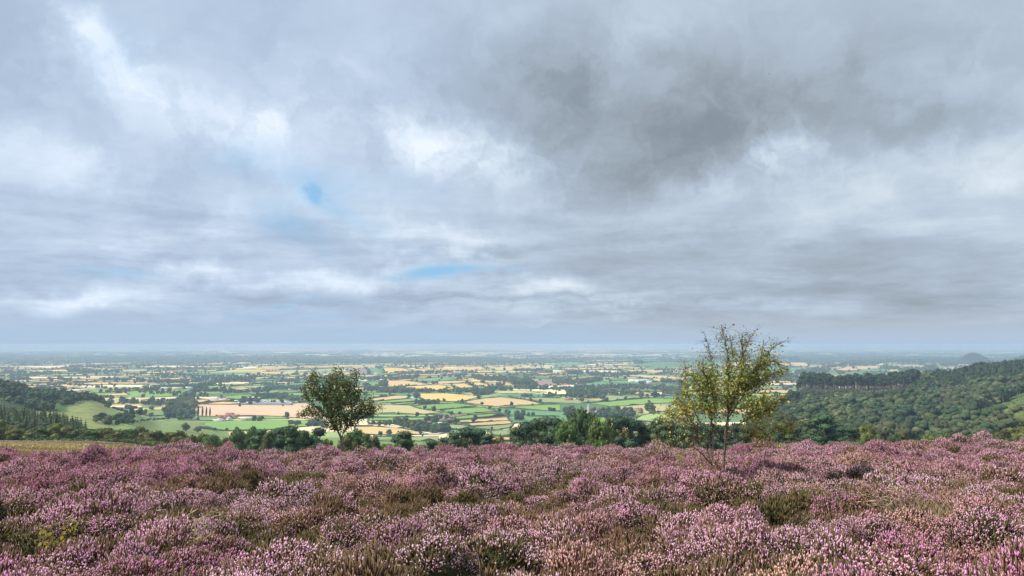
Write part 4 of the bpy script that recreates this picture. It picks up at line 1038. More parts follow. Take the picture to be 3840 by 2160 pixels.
# ------------------------------------------------------------------ HEATHER
def heather_mat():
    m, nt, out = newmat('heather')
    fl = N(nt, 'ShaderNodeAttribute', attribute_name='fl'); rn = N(nt, 'ShaderNodeAttribute', attribute_name='rn')
    hue = N(nt, 'ShaderNodeAttribute', attribute_name='hue', attribute_type='INSTANCER')
    rust = N(nt, 'ShaderNodeAttribute', attribute_name='rust', attribute_type='INSTANCER')
    dry = N(nt, 'ShaderNodeAttribute', attribute_name='dry', attribute_type='INSTANCER')
    pale, deep, salmon = (.96, .70, .83), (.77, .29, .54), (.84, .50, .44)
    f1 = mth(nt, 'ADD', mth(nt, 'MULTIPLY', rn.outputs['Fac'], .5), mth(nt, 'MULTIPLY', hue.outputs['Fac'], .6), clamp=True)
    fc = mix(nt, f1, pale, deep); fc = mix(nt, rust.outputs['Fac'], fc, salmon)
    br = mth(nt, 'GREATER_THAN', rn.outputs['Fac'], .86); fc = mix(nt, mth(nt, 'MULTIPLY', br, .6), fc, (.42, .27, .2))
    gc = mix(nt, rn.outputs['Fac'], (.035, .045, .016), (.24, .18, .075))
    gc = mix(nt, dry.outputs['Fac'], gc, mix(nt, rn.outputs['Fac'], (.10, .05, .03), (.38, .24, .15)))
    c = mix(nt, fl.outputs['Fac'], gc, fc)
    finish(nt, out, c, .75, .15, .25)
    return m
M_heather = heather_mat()
def heather_clump(seed, nfl, nfo, R=.31, H=.27, spl=(.014, .036), spw=.0062):
    rng = np.random.RandomState(seed)
    # lobes of the dome
    lob = rng.randn(5, 3); lob[:, 2] = np.abs(lob[:, 2])+.3; lob /= np.linalg.norm(lob, axis=1)[:, None]
    def tips(n, zmin):
        D = rng.randn(n*3, 3); D[:, 2] = np.abs(D[:, 2]); D /= np.linalg.norm(D, axis=1)[:, None]; D = D[D[:, 2] > zmin][:n]
        lobe = np.max(D@lob.T, axis=1)
        s = .62+.46*lobe**5+rng.uniform(-.16, .1, len(D))
        return D, D*np.array([R, R, H])*s[:, None]
    V, T, FL, RN, n0 = [], [], [], [], 0
    def add(v, t, fl, r):
        nonlocal n0
        V.append(v.reshape(-1, 3)); T.append(t+n0); FL.append(np.full(len(v.reshape(-1, 3)), fl)); RN.append(r); n0 += len(v.reshape(-1, 3))
    def spikes(D, P, L, w, fl):
        n = len(D)
        A = D*.45+np.array([0, 0, .75])+rng.randn(n, 3)*.22; A /= np.linalg.norm(A, axis=1)[:, None]
        U = np.cross(A, rng.randn(n, 3)); U /= np.linalg.norm(U, axis=1)[:, None]; W = np.cross(A, U)
        L = L[:, None]; w = w[:, None]; M = P+A*L*.45
        v = np.stack([P, M+U*w, M+W*w, M-U*w, M-W*w, P+A*L], 1)
        t = np.array([(0, 2, 1), (0, 3, 2), (0, 4, 3), (0, 1, 4), (5, 1, 2), (5, 2, 3), (5, 3, 4), (5, 4, 1)])
        tt = (np.arange(n)[:, None, None]*6+t[None]).reshape(-1, 3)
        add(v, tt, fl, np.repeat(rng.rand(n), 6))
        return A
    if nfl:
        D, P = tips(nfl, .12)
        keep = rng.rand(len(D)) < np.clip(.25+D[:, 2]*1.2, 0, 1); D, P = D[keep], P[keep]
        L = rng.uniform(*spl, len(D)); spikes(D, P, L, rng.uniform(.7, 1.3, len(D))*spw, 1.0)
    # leafy shoots
    D, P = tips(nfo, .0)
    spikes(D, P*rng.uniform(.72, .98, (len(D), 1)), rng.uniform(.05, .11, len(D)), rng.uniform(.004, .009, len(D)), 0.0)
    # bare woody stems from the foot
    n = 90; D, P = tips(n, .05); n = len(D); P = P*rng.uniform(.7, 1.28, (n, 1))
    base = np.c_[rng.uniform(-.05, .05, (n, 2)), np.full(n, -.1)]
    sd = np.cross(D, rng.randn(n, 3)); sd /= np.linalg.norm(sd, axis=1)[:, None]; sd *= .0035
    v = np.stack([base-sd, base+sd, P*.92+sd*.6, P*.92-sd*.6], 1)
    q = (np.arange(n)[:, None]*4)
    add(v, np.concatenate([q+np.array([[0, 1, 2]]), q+np.array([[0, 2, 3]])]), 0.0, np.repeat(rng.uniform(.6, 1, n), 4))
    # dark twiggy heart
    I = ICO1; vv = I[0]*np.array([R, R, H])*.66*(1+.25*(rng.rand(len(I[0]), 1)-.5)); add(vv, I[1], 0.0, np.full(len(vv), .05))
    me = fast_mesh('heather_clump', np.concatenate(V), np.concatenate(T), M_heather, None, extra={'fl': np.concatenate(FL), 'rn': np.concatenate(RN)})
    return me
pc = bpy.data.collections.new('heather_clumps')
specs = [(1000, 420), (800, 440), (900, 400), (620, 500), (440, 560), (300, 620), (170, 700), (90, 760), (40, 740)]
for i, (a, c) in enumerate(specs):
    o = bpy.data.objects.new('heather_clump_%02d' % i, heather_clump(500+i, a, c)); pc.objects.link(o)
def moor_pt(px, py):
    r = ray(px, py); r = r/r[1]
    for y in np.arange(2, 40, .1):
        if r[2]*y < canopy_z(r[0]*y, y): return r[0]*y, y
    return r[0]*26, 26
# painted character of the heath: (px, py, radius m, attribute, value)
PATCH = []
for px, py, r, k in [(2700,2140,.6,'rust'),(3000,2110,.5,'rust'),(3390,1935,.55,'rust'),(2650,1880,.4,'rust'),(2290,2060,.5,'rust'),(3200,1720,.7,'rust'),(2300,1735,.6,'rust'),(1400,1770,.9,'rust'),(3560,2000,.4,'rust'),
                     (930,2070,.45,'deep'),(250,1790,.8,'deep'),(3500,2080,1.0,'deep'),(2270,1870,.4,'deep'),(1900,1680,1.5,'deep'),(300,1720,2.0,'deep'),(3250,1700,2,'deep'),(500,1740,1.5,'deep'),(3750,2100,.7,'deep'),(2520,1730,.8,'deep'),
                     (400,1810,.8,'bare'),(950,1780,.9,'bare'),(1700,1870,.8,'bare'),(1280,1900,.6,'bare'),(1050,1950,.4,'bare'),(2050,1850,.7,'bare'),(2900,1860,.8,'bare'),(3450,1870,.7,'bare'),(3650,1800,.9,'bare'),(2950,1950,.35,'bare'),(1500,2130,.4,'bare'),(650,1900,.6,'bare'),(2250,1980,.4,'bare'),(2350,1790,.6,'bare'),(1450,1830,.8,'bare'),(100,1980,.5,'bare'),(1900,2060,.4,'bare'),(2600,2080,.5,'bare'),(1400,2080,.35,'bare'),
                     (1950,1750,.8,'pale'),(800,1830,.9,'pale'),(1550,2080,.6,'pale'),(300,2050,.6,'pale'),(2000,2110,.7,'pale'),(2100,2020,.5,'pale'),(3700,1780,1.2,'pale'),(1200,1850,.7,'pale'),(3100,1800,.8,'pale')]:
    x, y = moor_pt(px, py); PATCH.append((x, y, r*(1.0+y*.03), k))
pts, att = [], {'hue': [], 'rust': [], 'dry': []}; idx, rot, scl = [], [], []
y = 3.2
while y < 33:
    hwd = y*.80+1.5; sp = .275+.005*y; x = -hwd
    while x < hwd:
        xx, yy = x+rnd.uniform(-.5, .5)*sp, y+rnd.uniform(-.5, .5)*sp
        v = Vector((xx, yy, 0))
        bl = noise.noise(v*.55+Vector((5, 5, 0)))*1.1 + noise.noise(v*1.6+Vector((1, 8, 3)))*1.25
        hu = .35+noise.noise(v*.33+Vector((7, 1, 4)))*.9+noise.noise(v*1.1)*.5+rnd.uniform(-.25, .25)
        ru = max(0, rnd.gauss(-.15, .22))+max(0, noise.noise(v*.5+Vector((31, 2, 9)))*1.4-.38)+max(0, noise.noise(v*1.4+Vector((11, 42, 9)))*1.1-.34); dr = .45+noise.noise(v*.6+Vector((2, 33, 9)))*1.5+rnd.uniform(-.3, .3)
        for (ax, ay, ar, k) in PATCH:
            g = math.exp(-(((xx-ax)**2+(yy-ay)**2)/ar**2))
            if k == 'rust': ru += g*.8; bl += g*.4
            elif k == 'deep': hu += g*.8; bl += g*.8
            elif k == 'bare': bl -= g*1.3
            elif k == 'pale': hu -= g*.8; bl += g*.4
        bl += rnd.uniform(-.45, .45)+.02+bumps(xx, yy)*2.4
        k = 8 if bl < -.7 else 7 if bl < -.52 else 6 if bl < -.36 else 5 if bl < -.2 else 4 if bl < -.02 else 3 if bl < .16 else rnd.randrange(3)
        gz = float(canopy_z(xx, yy))-.38+bumps(xx, yy)
        s = rnd.uniform(.6, 1.3)*(1+.25*noise.noise(v*.7+Vector((9, 9, 9))))
        if k >= 6: s *= .9
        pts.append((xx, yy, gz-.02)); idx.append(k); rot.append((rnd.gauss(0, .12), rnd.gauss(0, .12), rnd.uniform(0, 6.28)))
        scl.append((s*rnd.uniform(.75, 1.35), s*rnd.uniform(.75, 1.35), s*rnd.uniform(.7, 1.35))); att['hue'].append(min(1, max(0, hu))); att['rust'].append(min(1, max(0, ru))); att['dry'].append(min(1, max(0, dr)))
        x += sp
    y += sp
print('heather clumps', len(pts))
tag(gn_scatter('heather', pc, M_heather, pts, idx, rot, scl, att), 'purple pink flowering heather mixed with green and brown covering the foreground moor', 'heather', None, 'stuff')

# ------------------------------------------------------------------ near trees
def leaves(b, rng, P, size, cols, wts, droop=.4):
    n = len(P); A = rng.randn(n, 3); A[:, 2] -= droop*2; A /= np.linalg.norm(A, axis=1)[:, None]
    U = np.cross(A, rng.randn(n, 3)); U /= np.linalg.norm(U, axis=1)[:, None]; Nn = np.cross(A, U)
    s = size*rng.uniform(.6, 1.25, n)[:, None]
    V = np.stack([P, P+A*s*.4+U*s*.36, P+A*s, P+A*s*.4-U*s*.36+Nn*s*.12], 1)
    cols = np.array(cols); k = rng.choice(len(cols), n, p=np.array(wts)/sum(wts))
    c = cols[k]*rng.uniform(.75, 1.25, (n, 1))
    b.add(V.reshape(-1, 3), np.arange(n*4).reshape(n, 4), c=np.repeat(c, 4, 0))
def near_plane(px, py, d):
    r = ray(px, py); r = r/r[1]*d; return r
def birch():
    D = 15.7; rng = np.random.RandomState(42); S = 2.587
    def P3(X, Y, off=0):
        return near_plane(2400+X/S, 1200+Y/S, D+off)
    base = P3(760, 1400); t = empty('birch_tree', tuple(base)); base = np.array(base)
    tag(t, 'small multi stemmed birch with sparse yellowing leaves standing in the heather on the right', 'tree')
    ST = [([(808,1425),(818,1250),(825,1100),(850,960),(880,830),(950,700),(1060,560),(1200,400),(1300,270),(1400,215)], .030, .25),
          ([(815,1300),(835,1050),(848,930),(840,780),(855,600),(845,400),(830,200),(790,60)], .026, -.1),
          ([(690,1410),(715,1200),(715,1050),(690,900),(640,750),(560,600),(520,520)], .020, -.35),
          ([(690,1410),(630,1200),(560,1130),(490,1000),(420,850),(330,790)], .018, .15),
          ([(700,1320),(660,1150),(690,1000),(740,850),(700,650),(690,400),(660,210),(640,200)], .017, .3),
          ([(845,950),(900,790),(960,650),(1000,450),(985,250),(990,120)], .014, -.4),
          ([(850,960),(960,800),(1080,640),(1180,400),(1200,200)], .014, .5),
          ([(828,1150),(960,1010),(1120,920),(1250,860),(1380,750)], .013, -.3),
          ([(826,1200),(960,1170),(1100,1100),(1250,1100),(1400,1040),(1490,1010)], .013, .4),
          ([(600,1040),(530,880),(470,740),(440,600),(445,460)], .011, .3),
          ([(690,1390),(560,1260),(460,1210)], .011, -.5),
          ([(960,700),(1040,620),(1160,590),(1300,520),(1460,470)], .011, .1),
          ([(730,860),(700,700),(620,500),(610,380)], .010, -.5),
          ([(500,1010),(380,950),(230,880)], .009, .4),
          ([(850,600),(960,450),(1040,280),(1110,130)], .011, .2),
          ([(850,500),(900,350),(880,220),(860,160)], .008, .4),
          ([(1100,520),(1180,420),(1290,400),(1380,440)], .008, -.3),
          ([(560,1000),(545,1150),(555,1210)], .010, .2),
          ([(700,900),(600,830),(500,830),(420,900)], .009, -.4),
          ([(880,850),(1000,860),(1150,800),(1230,760)], .009, -.5),
          ([(960,1170),(1100,1120),(1200,1140)], .008, -.3), ([(818,1250),(870,1130),(900,1110)], .008, .2)]
    tb = B(); tw = B(); lp = []
    for P, r0, dep in ST:
        P = np.array(P, float); L = np.r_[0, np.cumsum(np.linalg.norm(np.diff(P, axis=0), axis=1))]; n = int(L[-1]/22)+3
        tt = np.linspace(0, L[-1], n); X = np.interp(tt, L, P[:, 0])+np.cumsum(rng.randn(n))*1.6; Y = np.interp(tt, L, P[:, 1])+rng.randn(n)*1.5
        f = tt/L[-1]; W = np.array([P3(X[i], Y[i], dep*f[i]**.8) for i in range(n)])-base
        rad = (max(r0, .019)*.62+.003)*(1-.86*f)+.0018
        hgt = 1-Y/1400
        low = (Y > 950)[:, None]
        c = np.where(low, np.array([[.17, .12, .09]]), np.array([[.12, .09, .075]]))*rng.uniform(.7, 1.4, (n, 1))
        tb.tube(W, rad, 7, np.repeat(c, 7, 0))
        # twigs
        nt_ = int(n*2.8)
        for k in range(nt_):
            u = rng.uniform(.22, 1)**.8; i = min(n-1, int(u*(n-1)))
            if Y[i] > 1080 and rng.rand() < .5: continue
            a = W[i]; dr = W[min(i+1, n-1)]-W[max(i-1, 0)]; dr /= np.linalg.norm(dr)+1e-9
            v = dr*.7+rng.randn(3)*.75+np.array([0, 0, .25]); v /= np.linalg.norm(v)
            ln = rng.uniform(.12, .55)*(1.1-.4*u); m = 6
            Q = [a+v*ln*q/m+np.array([0, 0, -.05*(q/m)**2])+rng.randn(3)*.006 for q in range(m+1)]
            tw.tube(Q, np.linspace(.0035, .0012, m+1), 4, (.13, .09, .07))
            for q in range(1, m+1): lp.append((Q[q], Y[i], X[i]))
    lb = B()
    Pn = np.array([p[0] for p in lp]); Yn = np.array([p[1] for p in lp]); Xn = np.array([p[2] for p in lp])
    def dens(X, Y):
        g = 1.0*np.exp(-((X-960)/280)**2-((Y-640)/200)**2)+.9*np.exp(-((X-680)/220)**2-((Y-720)/190)**2)+.75*np.exp(-((X-1180)/200)**2-((Y-930)/200)**2)+.6*np.exp(-((X-430)/170)**2-((Y-930)/140)**2)+.5*np.exp(-((X-1250)/250)**2-((Y-1100)/90)**2)+.6*np.exp(-((X-1150)/180)**2-((Y-480)/170)**2)
        g = np.where((Y > 1000) & (np.abs(X-760) < 260), g*.5, g)
        return np.clip(g*np.clip((Y-230)/400, .1, 1), .09, .85)
    for rep in range(5):
        k = rng.rand(len(Pn)) < dens(Xn, Yn)*.5
        Pk = Pn[k]+rng.randn(k.sum(), 3)*.045; Yk = Yn[k]; 
        for lo, hi, w in ((0, 620, (3, 5, 2, .5, .1)), (620, 850, (3, 5, 3, 1, .3)), (850, 1500, (1.5, 3, 4, 2.4, .9))):
            m = (Yk >= lo) & (Yk < hi)
            if m.any(): leaves(lb, rng, Pk[m], .052, [(.17, .24, .055), (.29, .34, .075), (.46, .46, .11), (.62, .48, .10), (.66, .30, .10)], w)
    link('trunk', tb.mesh('trunk', M_near_bark, smooth=True), t); link('twigs', tw.mesh('twigs', M_near_bark), t); link('leaves', lb.mesh('leaves', M_near_leaf), t)
    print('birch leaves', lb.n//4)
birch()
def dark_tree():
    D = 27.0; rng = np.random.RandomState(9); S = 4.14
    def P3(X, Y, off=0): return near_plane(1080+X/S, 1350+Y/S, D+off)
    base = np.array(P3(838, 1400)); t = empty('small_tree', tuple(base)); tag(t, 'small dark green tree with dense ragged crown above the heather edge, left of centre', 'tree')
    sc = D/F/S
    E = [(400,180,55,55),(385,300,110,90),(770,150,95,60),(1050,190,95,55),(980,290,80,80),(700,300,170,90),(800,380,240,130),(380,450,190,110),(560,520,200,110),(800,600,320,190),(1020,520,140,110),(1200,690,140,90),(1270,620,70,60),(1430,720,75,32),(250,850,110,45),(330,760,110,60),(450,800,130,75),(720,800,230,140),(850,930,200,120),(1130,830,170,80),(660,930,90,70),(140,820,50,22),(1290,840,90,60),(1280,570,40,30),(1150,470,50,40),(300,580,80,50),(720,1030,120,55),(930,1010,110,50),(800,1000,180,90),(880,1060,90,40),(1000,900,140,80),(1330,760,110,50),(1230,760,120,60)]
    A = []
    for (x, y, rx, ry) in E:
        n = int(rx*ry/40)+8; dz = rng.uniform(-.35, .35)*(1 if rx < 150 else .2); rd = min(rx, 230)*sc*.9
        for _ in range(n):
            while True:
                u = rng.uniform(-1, 1, 3)
                if u@u < 1: break
            A.append(P3(x+u[0]*rx, y+u[1]*ry, dz+u[2]*rd)-base)
    A = np.array(A)
    nodes = [np.array(P3(838, 1400)-base)]; par = [-1]
    for (X, Y) in [(838,1340),(832,1280),(826,1220),(820,1160),(822,1100)]: nodes.append(P3(X+rng.uniform(-4, 4), Y)-base); par.append(len(nodes)-2)
    fk = 3
    for st in ([(870,1110),(905,1060),(960,1000)], [(780,1110),(740,1060)]):
        p = fk
        for (X, Y) in st: nodes.append(P3(X, Y, rng.uniform(-.1, .1))-base); par.append(p); p = len(nodes)-1
    step = .062; infl = 1.6; kill = .11
    alive = np.ones(len(A), bool)
    for it in range(150):
        Nd = np.array(nodes); Aa = A[alive]
        if not len(Aa): break
        d2 = ((Aa[:, None]-Nd[None])**2).sum(-1); k = d2.argmin(1); md_ = np.sqrt(d2.min(1))
        ok = md_ < infl
        if not ok.any(): break
        dirs = {}
        for a, kk in zip(Aa[ok], k[ok]):
            v = a-Nd[kk]; v = v/(np.linalg.norm(v)+1e-9); dirs[kk] = dirs.get(kk, 0)+v
        added = 0
        for kk, v in dirs.items():
            v = v+rng.randn(3)*.25; nrm = np.linalg.norm(v)
            if nrm < 1e-3: continue
            q = Nd[kk]+v/nrm*step
            if ((np.array(nodes)-q)**2).sum(-1).min() < (step*.45)**2: continue
            nodes.append(q); par.append(kk); added += 1
        idxa = np.where(alive)[0]; Nd = np.array(nodes[-max(added, 1):])
        dm = np.sqrt(((A[idxa][:, None]-Nd[None])**2).sum(-1)).min(1); alive[idxa[dm < kill]] = False
        if not added or len(nodes) > 5200: break
    n = len(nodes); rad = np.zeros(n); ch = [[] for _ in range(n)]
    for i in range(1, n): ch[par[i]].append(i)
    for i in range(n-1, -1, -1):
        rad[i] = .0042 if not ch[i] else (sum(rad[c]**2.25 for c in ch[i]))**(1/2.25)
    rad *= .048/rad[0]; rad = np.maximum(rad, .0032)
    tb = B()
    def chain(i):
        stack = [i]
        while stack:
            s = stack.pop(); P = [nodes[par[s]]] if par[s] >= 0 else []; R = [rad[s]*1.05] if par[s] >= 0 else []
            c = s
            while True:
                P.append(nodes[c]); R.append(rad[c])
                if not ch[c]: break
                nx = max(ch[c], key=lambda q: rad[q]); stack += [q for q in ch[c] if q != nx]; c = nx
            if len(P) > 1:
                col = np.array((.22, .19, .16)) if rad[s] > .03 else np.array((.09, .07, .055))
                tb.tube(P, R, 7 if rad[s] > .01 else 4, col)
    chain(0)
    link('trunk', tb.mesh('trunk', M_near_bark, smooth=True), t)
    Nd = np.array(nodes); thin = np.where((rad < .0095) & (Nd[:, 2] > .55))[0]
    lb = B(); k = rng.choice(thin, 12500); P = Nd[k]+rng.randn(len(k), 3)*.06
    leaves(lb, rng, P, .062, [(.08, .115, .034), (.125, .165, .044), (.18, .2, .06), (.24, .2, .075)], (4, 5, 3, 1), .25)
    link('leaves', lb.mesh('leaves', M_near_leaf), t); print('dark tree nodes', n)
dark_tree()

# ------------------------------------------------------------------ small plants in the heather
def tuft(px, py, n, h, spread, lean, cols, label, name='grass_tuft', cat='grass', group=None, heads=True):
    x, y = moor_pt(px, py); z = float(canopy_z(x, y))-.3+bumps(x, y)*.8
    rng = np.random.RandomState(int(px)); b = B(); cols = np.array(cols)
    for _ in range(n):
        a = rng.uniform(0, 6.28); r = spread*math.sqrt(rng.rand()); p = np.array([math.cos(a)*r, math.sin(a)*r, 0])
        hh = h*rng.uniform(.6, 1.1); v = np.array([math.cos(a)*.35+lean+rng.randn()*.18, math.sin(a)*.3+rng.randn()*.15, 1.0]); m = 7
        Q = [p+v*hh*t+np.array([lean*.6+v[0]*.3, 0, -.35])*hh*t**2.6*rng.uniform(.7, 1.2) for t in np.linspace(0, 1, m)]
        c = cols[rng.randint(len(cols))]*rng.uniform(.8, 1.2)
        b.tube(Q, np.linspace(.0032, .0016, m), 3, c)
        if heads and rng.rand() < .6:
            e = Q[-1]; dv = Q[-1]-Q[-2]; dv /= np.linalg.norm(dv); b.tube([e, e+dv*.04, e+dv*.09], [.001, .006, .001], 4, c*1.1)
    o = link(name, b.mesh(name, M_straw), None, (x, y, z)); tag(o, label, cat, group); return o
ST1 = [(.62, .52, .33), (.5, .4, .24), (.7, .6, .4)]; YG = [(.34, .36, .08), (.45, .42, .12), (.25, .3, .07)]
G = 'pale grass tufts in the heather'
tuft(3385, 1880, 60, .75, .16, -.15, ST1, 'large pale straw grass tuft with arching stems in the heather on the right', group=G)
tuft(3500, 1930, 34, .62, .2, .1, ST1, 'thin straw grass tuft just right of the largest tuft', group=G)
tuft(3620, 1960, 14, .6, .25, -.2, ST1, 'few upright pale grass stems near the right edge', group=G)
tuft(3290, 1895, 6, .6, .12, -.1, ST1, 'sparse pale stems left of the largest straw tuft', group=G)
tuft(3150, 2090, 5, .55, .2, .05, ST1, 'few thin stems low in the right foreground', group=G)
tuft(620, 2040, 40, .45, .15, .1, YG, 'yellow green grass tuft in the left foreground', group=G)
tuft(650, 1990, 24, .5, .14, .15, ST1, 'pale straw tuft behind the yellow green grass on the left', group=G)
tuft(870, 1890, 12, .4, .08, 0, YG, 'small yellow green sprig on the left heather', group=G, heads=False)
tuft(1220, 1925, 6, .5, .1, .1, ST1, 'two or three tall stems in the heather below the dark tree', group=G)
tuft(2470, 1790, 18, .45, .15, .1, ST1, 'dry bleached stems left of the birch foot', group=G)
tuft(230, 1960, 10, .4, .1, .2, ST1, 'few pale stems at the far left of the heather', group=G)
tuft(1640, 1960, 16, .4, .2, -.2, ST1, 'pale stems beside a dark hollow in the centre', group=G)
tuft(2900, 1895, 40, .4, .35, .1, [(.3, .24, .18), (.4, .32, .25)], 'grey brown dead heather stems right of the birch', 'dead_bush', 'plant', None, False)
tuft(2800, 2050, 40, .35, .3, -.2, [(.3, .26, .22), (.4, .36, .3)], 'grey wiry dead stems below the birch', 'dead_bush', 'plant', None, False)
tuft(640, 1975, 50, .38, .35, .1, [(.36, .3, .27), (.42, .36, .3)], 'grey brown wiry stems in the left foreground', 'dead_bush', 'plant', None, False)
def sapling(px, py, h, n, cols, label, sp=.2):
    x, y = moor_pt(px, py); z = float(canopy_z(x, y))-.25; rng = np.random.RandomState(int(px)+1)
    t = empty('sapling', (x, y, z)); tag(t, label, 'sapling', 'young leafy saplings in the heather'); b = B(); lb = B(); P = []
    for _ in range(n):
        v = np.array([rng.randn()*sp*2, rng.randn()*sp*2, 1.0]); Q = [v*h*u+rng.randn(3)*.01 for u in np.linspace(0, 1, 9)]
        b.tube(Q, np.linspace(.005, .0015, 9), 4, (.14, .1, .07)); P += [q+rng.randn(3)*.025 for q in Q[4:] for _ in range(3)]
    leaves(lb, rng, np.array(P), .045, cols, [1]*len(cols)); link('stem', b.mesh('stem', M_near_bark), t); link('leaves', lb.mesh('leaves', M_near_leaf), t)
YL = [(.22, .26, .06), (.36, .34, .08), (.5, .38, .08)]
sapling(2490, 1720, .75, 9, YL, 'low yellow green birch sapling left of the birch', .25)
sapling(2560, 1745, .5, 6, YL, 'tiny yellowing sapling between the left sapling and the birch', .2)
sapling(2870, 1700, .6, 6, YL, 'yellow green sapling at the right side of the birch', .3)
sapling(1110, 1715, .3, 4, YL, 'tiny yellow green seedling left of the small dark tree')
sapling(230, 2010, .35, 4, [(.42, .36, .08), (.5, .38, .06)], 'tiny yellow leaved seedling at the far left')
sapling(1135, 1700, .3, 3, YL, 'small green seedling beside the yellow green seedling')
sapling(3600, 1870, .4, 3, [(.14, .2, .05)], 'thin green seedling near the right edge')
# rusty bush on the edge
def rust_bush(px, py, r, col, label):
    x, y = moor_pt(px, py); z = float(canopy_z(x, y))-.3; rng = np.random.RandomState(int(px)); b = B(); n = 900
    D = rng.randn(n, 3); D[:, 2] = abs(D[:, 2]); D /= np.linalg.norm(D, axis=1)[:, None]; P = D*np.array([r, r, r*.8])*rng.uniform(.6, 1, (n, 1))
    s = np.cross(D, rng.randn(n, 3)); s /= np.linalg.norm(s, axis=1)[:, None]; s *= .008; T = P+D*rng.uniform(.04, .1, (n, 1))+np.array([0, 0, .03])
    b.add(np.stack([P-s, P+s, T], 1).reshape(-1, 3), None, np.arange(n*3).reshape(n, 3), c=np.repeat(np.array(col)*rng.uniform(.6, 1.5, (n, 1)), 3, 0))
    b.add(ICO1[0]*np.array([r, r, r*.8])*.75, None, ICO1[1], c=np.array(col)*.8)
    tag(link('dead_bush', b.mesh('dead_bush', M_straw), None, (x, y, z)), label, 'bush')
rust_bush(895, 1700, .4, (.20, .10, .06), 'rust brown dead bush on the heather skyline left of the dark tree')
rust_bush(3190, 1690, .45, (.22, .13, .06), 'brown dead bush on the heather skyline at the right')
rust_bush(2350, 1715, .35, (.2, .12, .06), 'brown bush on the heather skyline left of the birch')
# a bird high in the sky
def bird():
    p = ray(2884, 278); p = p/p[1]*130; b = B()
    b.tube([(-.09, 0, 0), (-.05, 0, .01), (.02, 0, .01), (.10, 0, 0)], [.008, .03, .028, .006], 8, (.03, .03, .03))
    for s in (-1, 1): b.add([(-.03, 0, .02), (.04, 0, .02), (.02, s*.14, .07), (-.03, s*.2, .05), (-.03, s*.2, .044), (.02, s*.14, .063)], [(0, 1, 2, 3), (0, 3, 4, 5)], c=(.03, .03, .03))
    o = link('bird', b.mesh('bird', M_near_bark), None, tuple(p)); o.rotation_euler = (.2, -.3, .6); o.scale = (1.4,)*3; tag(o, 'tiny dark bird flying in the grey cloud at upper right', 'bird')
bird()

# ------------------------------------------------------------------ haze
hx = B(); hx.box(-75000, 75000, -60, 63000, -170, 4)
hm, nt, out = newmat('haze'); pv = N(nt, 'ShaderNodeVolumePrincipled'); pv.inputs['Color'].default_value = (.47, .62, .85, 1); pv.inputs['Density'].default_value = 1.2e-4
pv.inputs['Anisotropy'].default_value = 0.0
nt.links.new(pv.outputs[0], out.inputs['Volume'])
tag(link('haze', hx.mesh('haze', hm)), kind='stuff', label='pale blue haze over the plain', cat='haze')

# ------------------------------------------------------------------ sky and sun
SUN_EL, SUN_AZ = math.radians(47), math.radians(-98)    # azimuth from +Y, towards -X when negative
w = bpy.data.worlds.new('World'); SC.world = w; w.use_nodes = True; nt = w.node_tree; nt.nodes.clear()
out = N(nt, 'ShaderNodeOutputWorld'); bg = N(nt, 'ShaderNodeBackground'); bg.inputs['Strength'].default_value = .1; nt.links.new(bg.outputs[0], out.inputs[0])
sky = N(nt, 'ShaderNodeTexSky'); sky.sky_type = 'NISHITA'; sky.sun_disc = False; sky.sun_elevation = SUN_EL; sky.sun_rotation = SUN_AZ; sky.dust_density = 1.0; sky.ozone_density = 2.0
tc = N(nt, 'ShaderNodeTexCoord'); sp = N(nt, 'ShaderNodeSeparateXYZ'); nt.links.new(tc.outputs['Generated'], sp.inputs[0])
X, Y, Z = sp.outputs
az = mth(nt, 'ARCTAN2', X, Y); el = mth(nt, 'ARCSINE', Z)
ae = N(nt, 'ShaderNodeCombineXYZ'); nt.links.new(az, ae.inputs[0]); nt.links.new(el, ae.inputs[1])
zc = mth(nt, 'ADD', mth(nt, 'MAXIMUM', Z, 0.0), .13)
q = N(nt, 'ShaderNodeCombineXYZ'); nt.links.new(mth(nt, 'DIVIDE', X, zc), q.inputs[0]); nt.links.new(mth(nt, 'DIVIDE', Y, zc), q.inputs[1])
wq = noise_fac(nt, q.outputs[0], 1.1, 4, .55); wq2 = N(nt, 'ShaderNodeVectorMath', operation='SCALE'); nt.links.new(wq.outputs['Color'], wq2.inputs[0]); wq2.inputs['Scale'].default_value = .9
qw = N(nt, 'ShaderNodeVectorMath', operation='ADD'); nt.links.new(q.outputs[0], qw.inputs[0]); nt.links.new(wq2.outputs[0], qw.inputs[1])
n1 = noise_fac(nt, qw.outputs[0], .8, 10, .58); n2 = noise_fac(nt, qw.outputs[0], 2.4, 10, .62)
q3 = N(nt, 'ShaderNodeMapping'); nt.links.new(q.outputs[0], q3.inputs[0]); q3.inputs['Location'].default_value = (7, 3, 2)
n3 = noise_fac(nt, q3.outputs[0], 1.4, 6, .55)
# warp the direction coordinates with noise so that placed clouds have ragged edges
def warp(scale, amt, src):
    wn = noise_fac(nt, ae.outputs[0], scale, 5, .6)
    v = N(nt, 'ShaderNodeVectorMath', operation='SUBTRACT'); nt.links.new(wn.outputs['Color'], v.inputs[0]); v.inputs[1].default_value = (.5, .5, .5)
    s = N(nt, 'ShaderNodeVectorMath', operation='MULTIPLY'); nt.links.new(v.outputs[0], s.inputs[0]); s.inputs[1].default_value = (amt, amt*.55, 0)
    a = N(nt, 'ShaderNodeVectorMath', operation='ADD'); nt.links.new(src, a.inputs[0]); nt.links.new(s.outputs[0], a.inputs[1]); return a.outputs[0]
wv = warp(5.0, .18, ae.outputs[0]); wv = warp(17.0, .09, wv)
def azel(px, py):
    r = ray(px, py); r = r/np.linalg.norm(r); return math.atan2(r[0], r[1]), math.asin(r[2])
wb_ = warp(9.0, .035, ae.outputs[0])
LAST = [None]
